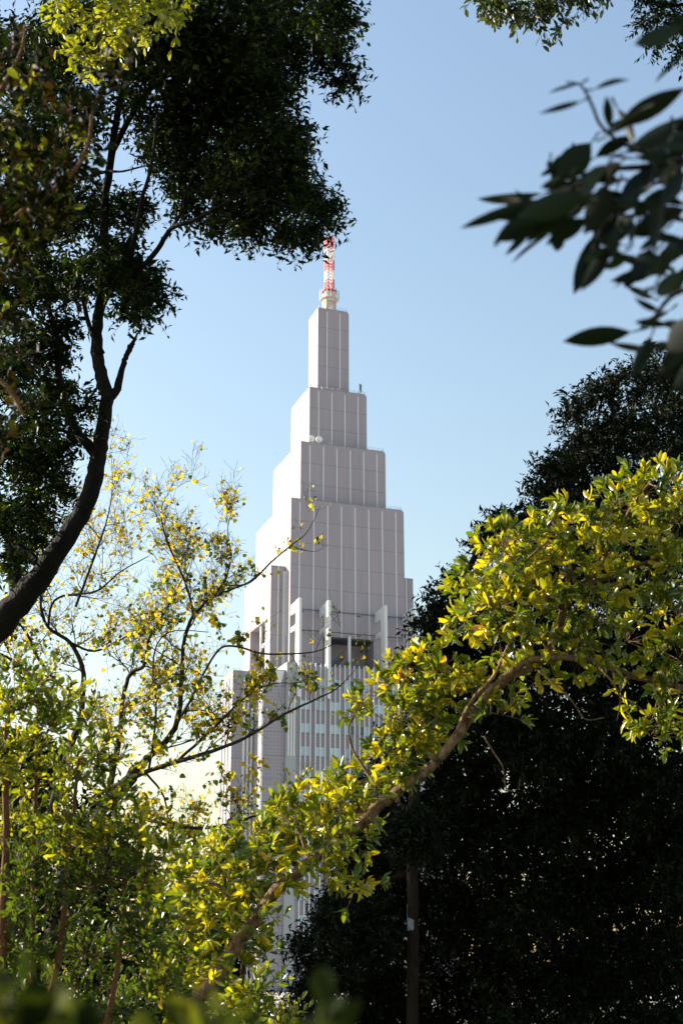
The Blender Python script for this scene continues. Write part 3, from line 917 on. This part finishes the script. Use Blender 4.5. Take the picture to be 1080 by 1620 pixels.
T.limb([(890, 965, D3 + .2, 4), (850, 930, D3 + .1, 3), (828, 920, D3, 2.2), (830, 890, D3 - .1, 2), (868, 855, D3 - .1, 1.4)], 7, .05)
T.limb([(600, 1278, D3, 5), (585, 1230, D3 + .1, 3), (560, 1190, D3 + .2, 2), (552, 1150, D3 + .2, 1.4), (570, 1110, D3 + .2, 1)], 7, .05)
T.limb([(490, 1363, D3, 5), (470, 1310, D3 + .1, 3), (440, 1290, D3 + .2, 2)], 7, .05)
T.limb([(402, 1458, D3, 5), (360, 1410, D3 + .1, 3.4), (320, 1390, D3 + .2, 2.2)], 7, .05)
# knots and broken stubs on the long limb
for (x, y, dx, dy, r) in ((462, 1388, 6, 14, 6), (548, 1320, -9, -13, 5), (622, 1258, 8, 10, 5), (690, 1202, -12, -10, 4.5), (755, 1120, 11, 5, 4), (400, 1462, -8, -9, 5), (585, 1292, 5, 11, 4.5)):
    T.limb([(x, y, D3 - .02, r * 1.3), (x + dx * .6, y + dy * .6, D3 - .05, r), (x + dx, y + dy, D3 - .06, r * .55)], 8, .12, 3)
# bare hanging twigs
for pts in ([(850, 1060, D3 - .3, 1.8), (880, 1085, D3 - .35, 1.6), (905, 1110, D3 - .35, 1.3), (925, 1138, D3 - .3, 1.2), (955, 1135, D3 - .3, .8)],
            [(765, 1165, D3 - .3, 1.6), (780, 1190, D3 - .3, 1.4), (795, 1215, D3 - .3, 1.2), (800, 1248, D3 - .3, 1), (818, 1248, D3 - .3, .8), (822, 1232, D3 - .3, .6)],
            [(940, 1047, D3 - .1, 2.2), (968, 1080, D3 - .2, 1.8), (980, 1105, D3 - .2, 1.6), (975, 1140, D3 - .2, 1)],
            [(980, 1100, D3 - .2, 1.4), (1005, 1115, D3 - .2, 1.2), (1022, 1130, D3 - .2, 1)],
            [(512, 1350, D3 - .2, 2), (512, 1380, D3 - .25, 1.6), (516, 1405, D3 - .25, 1)]):
    T.limb(pts, 5, .05, 4)
k = dict(L=.116, Wr=.34, TL=.23, nl=10, squash=.85, dz=1.0, droop=.0, lr=.016, spread=.75, ros=True, twig_r=.004, up=.3)
mg = [(1050, 775, 38), (1010, 790, 40), (965, 805, 34), (920, 815, 32), (1070, 830, 45), (1000, 850, 45), (940, 860, 42), (880, 845, 38), (835, 850, 32), (795, 865, 34), (770, 890, 26), (850, 895, 40), (800, 910, 34), (755, 930, 32), (745, 965, 32), (790, 960, 40), (735, 995, 24),
      (840, 950, 36), (900, 910, 34), (960, 920, 38), (1030, 900, 40), (1075, 910, 38), (1070, 975, 34), (1010, 960, 26), (950, 970, 30), (900, 975, 30), (850, 1000, 30), (790, 1005, 28), (930, 1010, 24), (990, 1015, 26), (1050, 1030, 26), (1075, 1045, 20), (900, 1035, 14),
      (868, 1032, 22), (915, 1036, 20), (965, 1056, 16), (846, 1078, 14), (1010, 1066, 16), (1060, 1100, 22), (1035, 1135, 26), (1060, 1150, 26), (1030, 1165, 16),
      (640, 1075, 28), (680, 1070, 34), (720, 1075, 32), (612, 1108, 16), (580, 1112, 13), (650, 1110, 34), (700, 1120, 36), (745, 1100, 28), (620, 1150, 30), (660, 1160, 36), (800, 1085, 26), (790, 1130, 18), (705, 1165, 22), (618, 1200, 24), (650, 1200, 28),
      (588, 1238, 26), (548, 1262, 26), (620, 1235, 22), (510, 1280, 20), (540, 1285, 34), (500, 1290, 32), (460, 1300, 30), (500, 1325, 28), (570, 1265, 18), (440, 1330, 34), (400, 1345, 34), (470, 1345, 28), (560, 1340, 22), (540, 1365, 22), (550, 1385, 18), (425, 1375, 32),
      (380, 1390, 34), (345, 1370, 28), (340, 1410, 34), (390, 1425, 28), (300, 1400, 26), (350, 1450, 30), (310, 1450, 28), (330, 1490, 28), (370, 1465, 18), (300, 1530, 26), (340, 1590, 22), (380, 1560, 18), (270, 1440, 26)]
for (x, y, r) in mg:
    if x < 620 and y > 1200 and r > 17 and random.random() < .9:   # a few sprays hang in front of the limb
        T.blob(x + 14, y + 16, D3 - .25, 16, 5, limb=False, **{a_: b_ for a_, b_ in k.items() if a_ != 'lr'})
    low = x < 790 and y > 1060                       # over the long limb: lift clear of it and set behind
    T.blob(x - (3 if low else 0), y - (7 if low else 0), D3 + (random.uniform(.15, .75) if low else random.uniform(-.35, .5)), r * 1.05, int((.0135 if x > 700 else .0175) * r * r + 4), limb=(r > 24), **k)
T.done(LF_MAG, T_OBL, bend=.12)

# ---- 4. half-bare autumn trees, middle left ------------------------------
class Sparse(Tree):
    def grow(s, p, d, length, r, level, leafn, pitch=.25):
        """one crooked shoot that forks; leaves only on the last shoots"""
        n = 5
        pts, rr = [p.copy()], [r]
        d = d.normalized()
        for i in range(n):
            d = (d + Vector(rng.normal(size=3)) * .17 + Vector((0, 0, pitch * .22))).normalized()
            pts.append(pts[-1] + d * length / n); rr.append(max(r * (1 - .75 * (i + 1) / n), .0024))
        s.tw.tube(pts, rr, 4 if level > 0 else 3, 0, 0, False)
        if level > 0:
            for i in range(1, n + 1):
                for _ in range(2 if rng.random() < .7 else 1):
                    dd = (d * .55 + Vector(rv(1)[0]) * .85 + Vector((0, 0, .3))).normalized()
                    s.grow(pts[i], dd, length * rng.uniform(.42, .68), max(rr[i] * .75, .0022), level - 1, leafn)
        if level <= 1:
            for i in range(1, n + 1):
                if rng.random() < leafn * (.48 if pts[i].z > 8.2 else .7): s.lf.append((pts[i], level))

    def flush(s, L, green):
        if not s.lf: return
        m = len(s.lf)
        pos = np.array([tuple(a[0]) for a in s.lf])
        rep_ = 1
        pos = pos + rng.normal(size=(m, 3)) * .035
        m = len(pos)
        py = pos[:, 2]
        a = rv(m) + np.array([0, 0, -.9])
        s.lp.append(pos); s.la.append(a); s.ln.append(rv(m))
        l = L * rng.uniform(.5, 1.25, m)
        s.ll.append(l); s.lw.append(l * rng.uniform(.7, .95, m))
        g = rng.random(m) < green(pos)
        s.lt.append(np.where(g, rng.uniform(0, .38, m), rng.uniform(.5, 1, m)))


D4 = 24.0


def along(T, pts, every, length, level, leafn, r0=1.0, up=.5, side=None):
    """shoots springing from a drawn limb"""
    q, rr = T.limb(pts, 7, .06, 5)
    acc = 0
    for i in range(1, len(q)):
        acc += (q[i] - q[i - 1]).length
        while acc > every:
            acc -= every
            t = (q[i] - q[i - 1]).normalized()
            d = (t * .5 + Vector(rv(1)[0]) * .9 + Vector((0, 0, up))).normalized()
            T.grow(q[i], d, length * rng.uniform(.6, 1.2), min(rr[i] * .5, .016) * r0, level, leafn)


T = Sparse("autumn_tree", ground_pt(95, D4), BK_YEL, "half-bare tree with small yellow autumn leaves, fine branches reaching across the tower")
T.lf = []
T.limb([(60, 1770, D4, 22), (75, 1560, D4, 17), (100, 1400, D4, 14), (125, 1345, D4, 13), (167, 1278, D4, 12), (195, 1245, D4, 10.5), (222, 1211, D4, 9.5)], 12, .05)
A = along
A(T, [(222, 1211, D4, 5.76), (267, 1167, D4, 4.68), (283, 1128, D4, 4.32), (289, 1055, D4, 3.60), (291, 1016, D4 - .1, 3.17), (306, 974, D4 - .2, 2.88), (333, 947, D4 - .3, 2.45), (356, 920, D4 - .4, 2.02)], 0.36, 1.0, 2, 0.24)
A(T, [(306, 974, D4 - .2, 2.16), (299, 939, D4 - .3, 2.02), (283, 897, D4 - .3, 1.73), (264, 855, D4 - .4, 1.44), (255, 813, D4 - .4, 1.01), (262, 785, D4 - .4, 0.58)], 0.28, .75, 2, 0.22)
A(T, [(333, 947, D4 - .3, 1.87), (367, 932, D4 - .5, 1.73), (400, 918, D4 - .7, 1.58), (428, 890, D4 - .8, 1.37), (460, 863, D4 - .9, 1.08), (482, 846, D4 - 1, 0.79), (495, 826, D4 - 1, 0.58), (506, 800, D4 - 1, 0.29)], 0.48, .42, 1, 0.29)
A(T, [(460, 863, D4 - .9, 0.72), (480, 870, D4 - .9, 0.58), (500, 872, D4 - .9, 0.36), (520, 862, D4 - .9, 0.22)], 0.24, .22, 1, 0.48)
A(T, [(350, 925, D4 - .4, 1.44), (385, 925, D4 - .5, 1.08), (412, 905, D4 - .6, 0.86)], 0.40, .5, 1, 0.29)
A(T, [(356, 920, D4 - .4, 1.44), (366, 880, D4 - .4, 1.15), (360, 840, D4 - .4, 0.72), (368, 805, D4 - .4, 0.36)], 0.28, .6, 2, 0.22)
A(T, [(167, 1278, D4, 5.76), (189, 1167, D4 + .2, 4.32), (194, 1111, D4 + .3, 3.60), (206, 1067, D4 + .3, 3.24), (228, 1053, D4 + .2, 2.88), (234, 1016, D4 + .2, 2.16), (253, 981, D4 + .1, 1.80), (283, 928, D4, 1.15), (300, 890, D4, 0.58)], 0.32, .9, 2, 0.24)
A(T, [(178, 1246, D4, 4.32), (230, 1222, D4 - .3, 3.96), (278, 1206, D4 - .5, 3.60), (333, 1189, D4 - .7, 3.17), (389, 1167, D4 - .9, 2.59), (444, 1133, D4 - 1.1, 2.02), (500, 1106, D4 - 1.3, 1.44), (533, 1089, D4 - 1.4, 1.01), (561, 1061, D4 - 1.4, 0.43)], 0.44, .6, 1, 0.48)
A(T, [(222, 1294, D4, 2.88), (280, 1308, D4 - .4, 2.74), (344, 1308, D4 - .7, 2.45), (411, 1289, D4 - .9, 1.87), (456, 1278, D4 - 1, 1.01)], 0.32, .6, 2, 0.26)
A(T, [(267, 1167, D4, 2.88), (300, 1110, D4 - .3, 2.16), (325, 1060, D4 - .5, 1.87), (350, 1025, D4 - .7, 1.73), (380, 1024, D4 - .8, 1.66), (415, 1034, D4 - .9, 1.58), (470, 1034, D4 - 1, 1.30), (505, 1029, D4 - 1, 1.01), (544, 1010, D4 - 1, 0.43)], 0.44, .5, 1, 0.29)
A(T, [(278, 1206, D4 - .5, 2.59), (330, 1160, D4 - .6, 2.16), (380, 1110, D4 - .8, 1.58), (420, 1085, D4 - .9, 1.15), (455, 1080, D4 - .9, 0.58)], 0.32, .6, 2, 0.27)
A(T, [(230, 1222, D4 - .3, 2.16), (260, 1262, D4 - .4, 1.58), (268, 1330, D4 - .4, 1.01)], 0.32, .6, 2, 0.27)
A(T, [(235, 1222, D4, 2.16), (247, 1130, D4 - .4, 1.73), (243, 1040, D4 - .5, 1.44), (268, 1000, D4 - .5, 1.01), (330, 1000, D4 - .5, 0.58)], 0.32, .7, 2, 0.27)
A(T, [(280, 1308, D4, 1.87), (330, 1336, D4 - .5, 1.73), (400, 1342, D4 - .8, 1.01)], 0.32, .5, 1, 0.48)
T.flush(.078, lambda p: np.clip((10.0 - p[:, 2]) / 3.5, .04, .5) * .8)
# denser clumps of larger green leaves in the lower crown
for (x, y, r, n) in ((380, 1120, 40, 26), (430, 1060, 30, 16), (300, 1080, 34, 30), (350, 1230, 40, 26), (260, 1180, 40, 30), (340, 985, 20, 18), (375, 1005, 22, 18), (320, 1140, 34, 26), (400, 1210, 28, 16), (230, 1270, 40, 30), (300, 1330, 40, 36), (445, 1135, 24, 12), (180, 1150, 40, 28)):
    T.blob(x, y, D4 - .6, r, n // 2, .10, .85, .2, 4, .9, .8, limb=False, tint=(.1, .9), spread=.9, droop=.5)
T.done(LF_YEL, T_HEART)

T = Sparse("autumn_tree", ground_pt(20, D4 + 3), BK_YEL, "slender yellow-leaved tree behind the thick dark leaning trunk, lower left")
T.lf = []
D5 = D4 + 3
T.limb([(10, 1740, D5, 10.08), (30, 1500, D5, 7.92), (90, 1250, D5, 6.48), (128, 1140, D5, 5.76)], 10, .05)
A(T, [(128, 1140, D5, 5.04), (132, 1088, D5, 4.32), (130, 1054, D5, 3.96), (111, 1016, D5, 3.24), (77, 993, D5, 2.59), (65, 958, D5, 2.16), (70, 900, D5, 1.44)], 0.40, 1.0, 2, 0.22)
A(T, [(77, 990, D5, 2.16), (82, 958, D5, 2.02), (100, 943, D5, 1.87), (153, 935, D5 - .2, 1.73), (190, 905, D5 - .3, 1.15), (235, 880, D5 - .3, 0.58)], 0.32, 1.0, 2, 0.26)
A(T, [(111, 1016, D5, 2.16), (150, 1030, D5, 1.80), (195, 1010, D5, 1.44), (240, 985, D5, 0.72)], 0.36, .9, 2, 0.26)
A(T, [(90, 1080, D5, 2.88), (60, 1040, D5, 2.45), (46, 1008, D5, 2.16), (30, 985, D5, 1.44)], 0.36, .8, 2, 0.26)
A(T, [(70, 1085, D5, 2.88), (20, 1045, D5, 2.16), (-10, 1030, D5, 2.16)], 0.36, .8, 2, 0.27)
A(T, [(120, 960, D5, 2.16), (150, 880, D5, 1.73), (170, 820, D5, 1.15), (178, 770, D5, 0.58), (176, 715, D5, 0.36)], 0.32, .85, 2, 0.26)
T.flush(.078, lambda p: np.clip((10.0 - p[:, 2]) / 5.0, .05, .5) * .7)
T.done(LF_YEL, T_HEART)

# unseen trees added at far left to shade the dark right-hand tree
for i, (x, y, h) in enumerate(((-17.5, 35.0, 21), (-17.0, 41.5, 23), (-22.0, 38.0, 25))):
    T = Tree("evergreen_tree", (x, y, 0), BK_DARK, "unseen evergreen tree added for its shade, outside the left edge of the view, %s of three" % ('nearest', 'middle', 'farthest')[i])
    T.curve([Vector((x, y, 0)), Vector((x + .2, y, h * .4)), Vector((x - .2, y + .2, h * .9))], [.4, .28, .06], 10, .04)
    for q in range(26):
        a = random.uniform(0, 6.283); z = random.uniform(.18, .98) * h; rr = (4.8 if z < h * .75 else 2.8) * random.uniform(.1, .8)
        c = np.array([x + rr * math.cos(a), y + rr * math.sin(a), z])
        T.nodes and T.curve([T.nearest(c)[0], Vector(c)], [.06, .02], 5, .03, 2)
        dr = rv(150)
        T.spray(c + dr * (rng.random(150) ** .5)[:, None] * 2.2, dr, rng.uniform(.3, .7, 150), 9, .24, .45, twigs=False)
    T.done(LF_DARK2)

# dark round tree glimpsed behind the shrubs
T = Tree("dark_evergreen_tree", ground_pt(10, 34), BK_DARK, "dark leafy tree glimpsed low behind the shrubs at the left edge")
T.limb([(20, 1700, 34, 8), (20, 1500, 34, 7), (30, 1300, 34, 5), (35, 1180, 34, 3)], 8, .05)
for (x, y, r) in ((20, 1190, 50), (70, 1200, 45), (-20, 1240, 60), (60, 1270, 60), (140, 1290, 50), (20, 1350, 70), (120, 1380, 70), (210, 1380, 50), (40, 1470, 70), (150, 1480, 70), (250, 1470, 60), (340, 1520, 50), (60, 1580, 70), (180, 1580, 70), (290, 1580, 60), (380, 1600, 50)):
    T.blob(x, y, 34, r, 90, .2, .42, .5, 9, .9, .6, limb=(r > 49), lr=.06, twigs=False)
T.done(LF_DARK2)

# ---- 5. olive-green shrubs, lower left -----------------------------------
def shrub(name, x0, d, label, stems, blobs, leaf, L, Wr, nl, TL, dens, tpl=T_OBL, bark=BK_RED, tint=(0, 1)):
    T = Tree(name, ground_pt(x0, d), bark, label, 'shrub')
    for st in stems: T.limb([(a, b, d + c, e) for a, b, c, e in st], 8, .06)
    for (x, y, r) in blobs:
        T.blob(x, y, d + random.uniform(-.5, .5), r * 1.08, int(dens * r * r) + 5, L, Wr, TL, nl, .95, .7, limb=(r > 30), lr=.018, tint=(tint[0], tint[1] * (.5 if y > 1390 and x < 260 else 1)), dz=1.1, droop=-.15, spread=.8, twig_r=.0035, up=.3)  # low left lumps take darker tints: deep shade painted into leaf colour
    return T.done(leaf, tpl, bend=.08)


sb = [(20, 1060, 30), (60, 1085, 34), (20, 1120, 45), (100, 1115, 30), (140, 1140, 24), (75, 1150, 45), (150, 1200, 34), (110, 1220, 50), (30, 1210, 50), (30, 1300, 55), (110, 1310, 55), (185, 1260, 34), (180, 1330, 45), (225, 1310, 30),
      (50, 1400, 60), (150, 1410, 60), (230, 1380, 45), (260, 1345, 26), (40, 1500, 60), (140, 1510, 60), (230, 1480, 50), (60, 1600, 60), (170, 1600, 60), (260, 1560, 50), (-20, 1200, 60), (-20, 1420, 60), (285, 1620, 40)]
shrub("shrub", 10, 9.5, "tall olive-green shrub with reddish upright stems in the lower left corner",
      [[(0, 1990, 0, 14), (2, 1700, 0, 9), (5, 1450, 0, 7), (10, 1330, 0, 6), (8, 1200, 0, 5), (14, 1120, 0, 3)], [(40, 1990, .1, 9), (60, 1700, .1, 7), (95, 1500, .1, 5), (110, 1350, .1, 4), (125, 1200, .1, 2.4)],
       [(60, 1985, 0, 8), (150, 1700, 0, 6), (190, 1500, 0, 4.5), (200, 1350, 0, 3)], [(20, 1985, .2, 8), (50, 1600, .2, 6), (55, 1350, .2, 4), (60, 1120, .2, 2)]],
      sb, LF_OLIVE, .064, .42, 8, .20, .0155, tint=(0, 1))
sb2 = [(330, 1350, 26), (290, 1380, 34), (370, 1395, 30), (330, 1430, 40), (400, 1440, 36), (270, 1450, 38), (380, 1490, 34), (310, 1500, 42), (420, 1510, 24), (250, 1530, 40), (340, 1560, 42), (410, 1570, 34), (290, 1610, 46), (390, 1630, 44), (200, 1600, 40), (455, 1620, 24)]
shrub("shrub", 300, 14.2, "bright green leafy shrub below the slanting pale limb",
      [[(290, 1860, 0, 8), (300, 1700, 0, 6), (310, 1500, 0, 4), (325, 1380, 0, 2)], [(310, 1860, 0, 8), (370, 1650, 0, 5), (390, 1460, 0, 3)]],
      sb2, LF_MAG, .11, .34, 8, .24, .0125, bark=BK_YEL, tint=(0, .75))

T = Tree("shrub", ground_pt(170, 17), BK_DARK, "dark green undergrowth shrub filling the shade behind the olive shrub, lower left", 'shrub')
T.limb([(170, 1820, 17, 9), (160, 1600, 17, 6), (150, 1420, 17, 3)], 8, .05)
T.limb([(180, 1815, 17, 8), (280, 1600, 17, 5), (300, 1450, 17, 3)], 8, .05)
for (x, y, r) in ((20, 1340, 50), (100, 1330, 45), (170, 1350, 45), (60, 1420, 60), (150, 1430, 55), (240, 1420, 45), (30, 1520, 65), (130, 1520, 60), (230, 1510, 55), (310, 1500, 45), (60, 1610, 65), (170, 1610, 60), (270, 1600, 55), (360, 1590, 40), (-40, 1400, 60), (-30, 1240, 50), (30, 1260, 40)):
    T.blob(x, y, 17 + random.uniform(-.5, .5), r, int(.035 * r * r), .12, .42, .35, 8, .9, .7, limb=(r > 50), twigs=False, dz=1.2)
T.done(LF_DARK, T_LANCE)

# ---- 6. sunlit lime sprays at the top left -------------------------------
T = Tree("lime_leaved_tree", ground_pt(-330, 15), BK_YEL, "tree with bright sunlit yellow-green sprays hanging at the top left")
T.limb([(-330, 1850, 15, 22), (-330, 1200, 15, 18), (-320, 500, 15, 14), (-260, 50, 15, 10), (-120, -90, 15, 7), (60, -110, 15, 5), (200, -80, 15, 3)], 10, .05)
for (x, y, r) in ((110, 20, 26), (150, 40, 32), (130, 75, 26), (190, 60, 30), (160, 95, 18), (155, 108, 10), (220, 25, 34), (180, 10, 34), (265, 20, 26), (285, 35, 16), (240, 50, 14), (100, -10, 30), (200, -30, 40), (280, -20, 30)):
    T.blob(x, y, 15 + random.uniform(-.5, .5), r * 1.05, int(.015 * r * r + 4), .095, .42, .22, 8, .9, .8, limb=(r > 15), lr=.015, droop=.35)
T.done(LF_LIME, T_OBL, bend=.1)

# ---- 7. rusty-green branch close by, left edge ---------------------------
D7 = 5.2
T = Tree("rusty_leaved_tree", ground_pt(-420, D7), BK_RED, "slightly blurred near tree with rusty and green oval leaves along the left edge")
T.limb([(-420, 2500, D7, 30), (-400, 1500, D7, 24), (-330, 800, D7, 16), (-200, 500, D7, 10), (-60, 420, D7, 6), (40, 330, D7, 4), (110, 280, D7, 3), (140, 225, D7, 2.6), (150, 165, D7, 2.2), (190, 115, D7, 1.6), (212, 88, D7, 1)], 9, .05)
T.limb([(-200, 500, D7, 6), (-80, 300, D7, 5), (-20, 180, D7, 4), (30, 90, D7, 2.5), (40, 40, D7, 1.6)], 8, .05)
T.limb([(-200, 520, D7, 6), (-80, 560, D7, 5), (0, 600, D7, 3), (40, 660, D7, 2)], 8, .05)
for (x, y, r, n) in ((110, 262, 34, 34), (80, 290, 34, 30), (135, 225, 18, 12), (150, 165, 22, 14), (180, 120, 20, 10), (205, 95, 12, 5), (60, 330, 40, 34), (30, 380, 40, 34), (15, 430, 34, 24), (50, 250, 36, 24), (20, 180, 50, 34), (60, 120, 44, 24), (110, 180, 30, 14), (10, 90, 44, 24), (0, 300, 50, 30), (90, 350, 30, 14), (20, 560, 44, 16), (30, 650, 34, 14), (0, 690, 30, 12), (0, 500, 40, 20)):
    T.blob(x, y, D7 + random.uniform(-.3, .3), r * 1.05, int(n * .8), .043, .5, .10, 6, .95, .8, limb=False, droop=-.1, twig_r=.0015)
T.done(LF_RUST, T_OBL, bend=.1)

# ---- 8. sprays hanging into the top right --------------------------------
T = Tree("overhanging_tree", ground_pt(1500, 14), BK_YEL, "tree whose olive leafy sprays hang into the sky along the upper edge, right of centre")
T.limb([(1500, 1870, 14, 26), (1480, 900, 14, 20), (1400, 200, 14, 14), (1250, -120, 14, 9), (1050, -190, 14, 6), (850, -130, 14, 4), (780, -60, 14, 2)], 10, .05)
for (x, y, r, n) in ((775, -5, 26, 24), (800, 15, 24, 22), (840, 5, 26, 22), (850, 30, 16, 10), (880, 0, 30, 24), (888, 40, 13, 8), (920, -5, 22, 16), (945, -8, 14, 8), (760, -20, 20, 12), (812, 32, 10, 6), (880, -40, 40, 20), (800, -45, 40, 20)):
    T.blob(x, y, 14 + random.uniform(-.2, .2), r, n, .085, .42, .18, 7, .95, .8, limb=(r > 20), lr=.012, droop=.45)
T.done(leaf_mat("shaded_olive_leaf", [(0, (.015, .028, .008)), (.7, (.04, .055, .012)), (1, (.12, .12, .02))], .3, (2.4, 2.3, .8), .4), T_OBL, bend=.1)
T = Tree("overhanging_tree", ground_pt(1700, 19), BK_DARK, "dark fine-leaved tree reaching into the top right corner behind the blurred leaves")
T.limb([(1700, 1790, 19, 26), (1650, 900, 19, 20), (1500, 200, 19, 14), (1300, 20, 19, 9), (1150, 0, 19, 5), (1060, 10, 19, 2)], 10, .05)
for (x, y, r, n) in ((1040, 10, 30, 40), (1070, 30, 30, 40), (1020, 35, 18, 18), (1035, 70, 14, 12), (1075, 80, 18, 18), (1010, 0, 20, 20), (1100, 50, 40, 40), (1060, -20, 40, 40), (1120, 0, 60, 50)):
    T.blob(x, y, 19 + random.uniform(-.3, .3), r, n, .085, .38, .25, 8, .9, .8, limb=(r > 20), lr=.02, droop=.4)
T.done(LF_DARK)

# ---- 9. big dark leaves just in front of the lens, right ------------------
D9 = 2.4
T = Tree("near_tree", ground_pt(1900, D9), BK_DARK, "out-of-focus tree close to the camera with large dark lance-shaped leaves, right")
T.limb([(1900, 3650, D9, 60), (1850, 2000, D9, 50), (1700, 1000, D9, 36), (1450, 500, D9, 20), (1250, 330, D9, 12), (1100, 260, D9, 8), (1010, 265, D9, 5), (960, 270, D9, 4), (900, 300, D9, 3.4), (840, 330, D9, 3), (790, 340, D9, 2)], 8, .04)
T.limb([(1100, 260, D9, 4), (1010, 240, D9, 3.5), (955, 205, D9, 3), (935, 165, D9, 2.6), (918, 135, D9, 2), (895, 130, D9, 1.4)], 7, .04)
T.limb([(1250, 330, D9, 6), (1110, 440, D9, 5), (1060, 470, D9, 4), (1035, 500, D9, 3), (1012, 520, D9, 2.4)], 7, .04)
T.limb([(1250, 330, D9, 6), (1110, 350, D9, 4), (1020, 340, D9, 3), (960, 350, D9, 2.4), (935, 400, D9, 2)], 7, .04)
T.limb([(1060, 400, D9, 2), (1040, 440, D9, 1.6), (1030, 470, D9, 1.2)], 5, .04)
# (base px, tip px, width px)
lv = [((1000, 525), (886, 540), 40), ((918, 132), (866, 150), 10), ((920, 160), (858, 178), 12), ((938, 142), (992, 124), 16), ((965, 205), (958, 150), 18), ((975, 170), (1010, 230), 22), ((960, 215), (1040, 160), 16), ((1080, 40), (998, 75), 34), ((1085, 60), (1065, 20), 30), ((1080, 90), (1030, 130), 10),
      ((900, 240), (868, 290), 44), ((935, 225), (880, 285), 60), ((975, 200), (1080, 140), 40), ((990, 240), (1085, 190), 40), ((940, 250), (1000, 210), 30), ((1010, 235), (1080, 260), 26),
      ((860, 305), (740, 325), 22), ((850, 318), (728, 362), 22), ((880, 320), (785, 345), 36), ((890, 330), (780, 382), 44), ((930, 310), (810, 345), 46), ((900, 340), (830, 380), 40), ((950, 310), (850, 330), 40), ((870, 370), (800, 415), 10), ((930, 345), (862, 385), 34),
      ((940, 280), (870, 330), 50), ((960, 290), (930, 370), 46), ((950, 360), (905, 470), 40), ((965, 380), (925, 465), 30), ((975, 300), (940, 400), 44), ((960, 390), (918, 415), 16), ((1000, 300), (950, 360), 40), ((1010, 280), (985, 340), 40),
      ((1040, 260), (970, 330), 40), ((1080, 300), (1000, 330), 40), ((1085, 330), (1010, 350), 36), ((1060, 350), (990, 370), 34), ((1050, 300), (1020, 400), 36), ((1090, 380), (1040, 410), 36), ((1030, 390), (1000, 440), 40), ((1035, 400), (970, 455), 12), ((1080, 390), (1015, 440), 30),
      ((1085, 430), (1030, 470), 34), ((1085, 420), (1060, 470), 26), ((1000, 340), (960, 390), 40), ((1040, 450), (990, 475), 10), ((1100, 500), (1055, 560), 60), ((1095, 540), (1040, 600), 50), ((1060, 490), (1012, 515), 12), ((1030, 530), (1000, 600), 30), ((1085, 270), (1040, 330), 30), ((1110, 200), (1020, 250), 46), ((1090, 230), (1010, 290), 40), ((960, 260), (905, 320), 40),
      ((1120, 560), (1070, 620), 50), ((870, 250), (866, 270), 10), ((1150, 300), (1080, 360), 40)]
for (cx, cy, rx, ry, n) in ((1030, 300, 60, 60, 16), (930, 310, 50, 40, 10), (1060, 220, 40, 40, 8), (1060, 400, 40, 40, 8), (840, 345, 55, 22, 9), (1000, 380, 60, 50, 10), (1050, 520, 40, 50, 8), (900, 280, 30, 30, 5), (1120, 300, 60, 160, 22), (1110, 560, 40, 70, 8)):
    for _ in range(n):
        bx, by = cx + random.uniform(-rx, rx), cy + random.uniform(-ry, ry)
        a = R(random.uniform(95, 215)); ll = random.uniform(40, 80)
        lv.append(((bx, by), (bx + ll * math.cos(a), by + ll * math.sin(a) * .8), random.uniform(12, 28)))
B, X, NN, LL, WW = [], [], [], [], []
for (b, t, wd) in lv:
    dz = random.uniform(-.22, .22)
    pb, pt = P(b[0], b[1], D9 + dz), P(t[0], t[1], D9 + dz + random.uniform(-.05, .05))
    ax = pt - pb
    nr = (pb - Vector((0, 0, CAMZ))).normalized() + Vector(rng.normal(size=3)) * .35
    B.append(pb); X.append(ax.normalized()); NN.append(nr); LL.append(ax.length); WW.append(wd * px2m(D9) * .8)
    T.tw.tube([pb, pb - ax * .22 + Vector((0, 0, .004))], [.0016, .0022], 4, 0, 0, False)
T.lp.append(np.array(B)); T.la.append(np.array(X)); T.ln.append(np.array(NN)); T.ll.append(np.array(LL)); T.lw.append(np.array(WW)); T.lt.append(rng.random(len(B)))
T.done(LF_NEAR, T_LONG, bend=.10)

# ---- 10. low plant right under the lens ----------------------------------
D10 = 1.15
T = Tree("low_shrub", ground_pt(200, D10, 1700), BK_YEL, "very blurred green shrub right below the camera along the bottom edge", 'shrub')
for x in (-80, 40, 160, 300, 420, 520):
    T.limb([(200 + (x - 200) * .3, 4300, D10, 10), (x, 2600, D10, 8), (x + 10, 1900, D10, 6), (x + 15, 1640 + (x > 250) * 20, D10, 3)], 6, .04)
for (x, y, r, n) in ((10, 1665, 45, 5), (80, 1680, 45, 5), (140, 1700, 40, 5), (-40, 1640, 45, 5), (60, 1730, 80, 22), (340, 1680, 34, 4), (420, 1690, 34, 4), (490, 1690, 34, 3), (380, 1760, 60, 12), (250, 1740, 60, 16), (-50, 1690, 70, 14)):
    T.blob(x, y, D10 + random.uniform(-.1, .1), r, n, .034, .5, .05, 6, .9, .8, limb=False, droop=-.1, twig_r=.0008)
T.done(leaf_mat('low_shrub_leaf', [(0, (.006, .012, .004)), (.6, (.018, .027, .006)), (1, (.09, .10, .012))], .4, (2.8, 2.6, .7), .6, spec=.06), T_OBL, bend=.1)
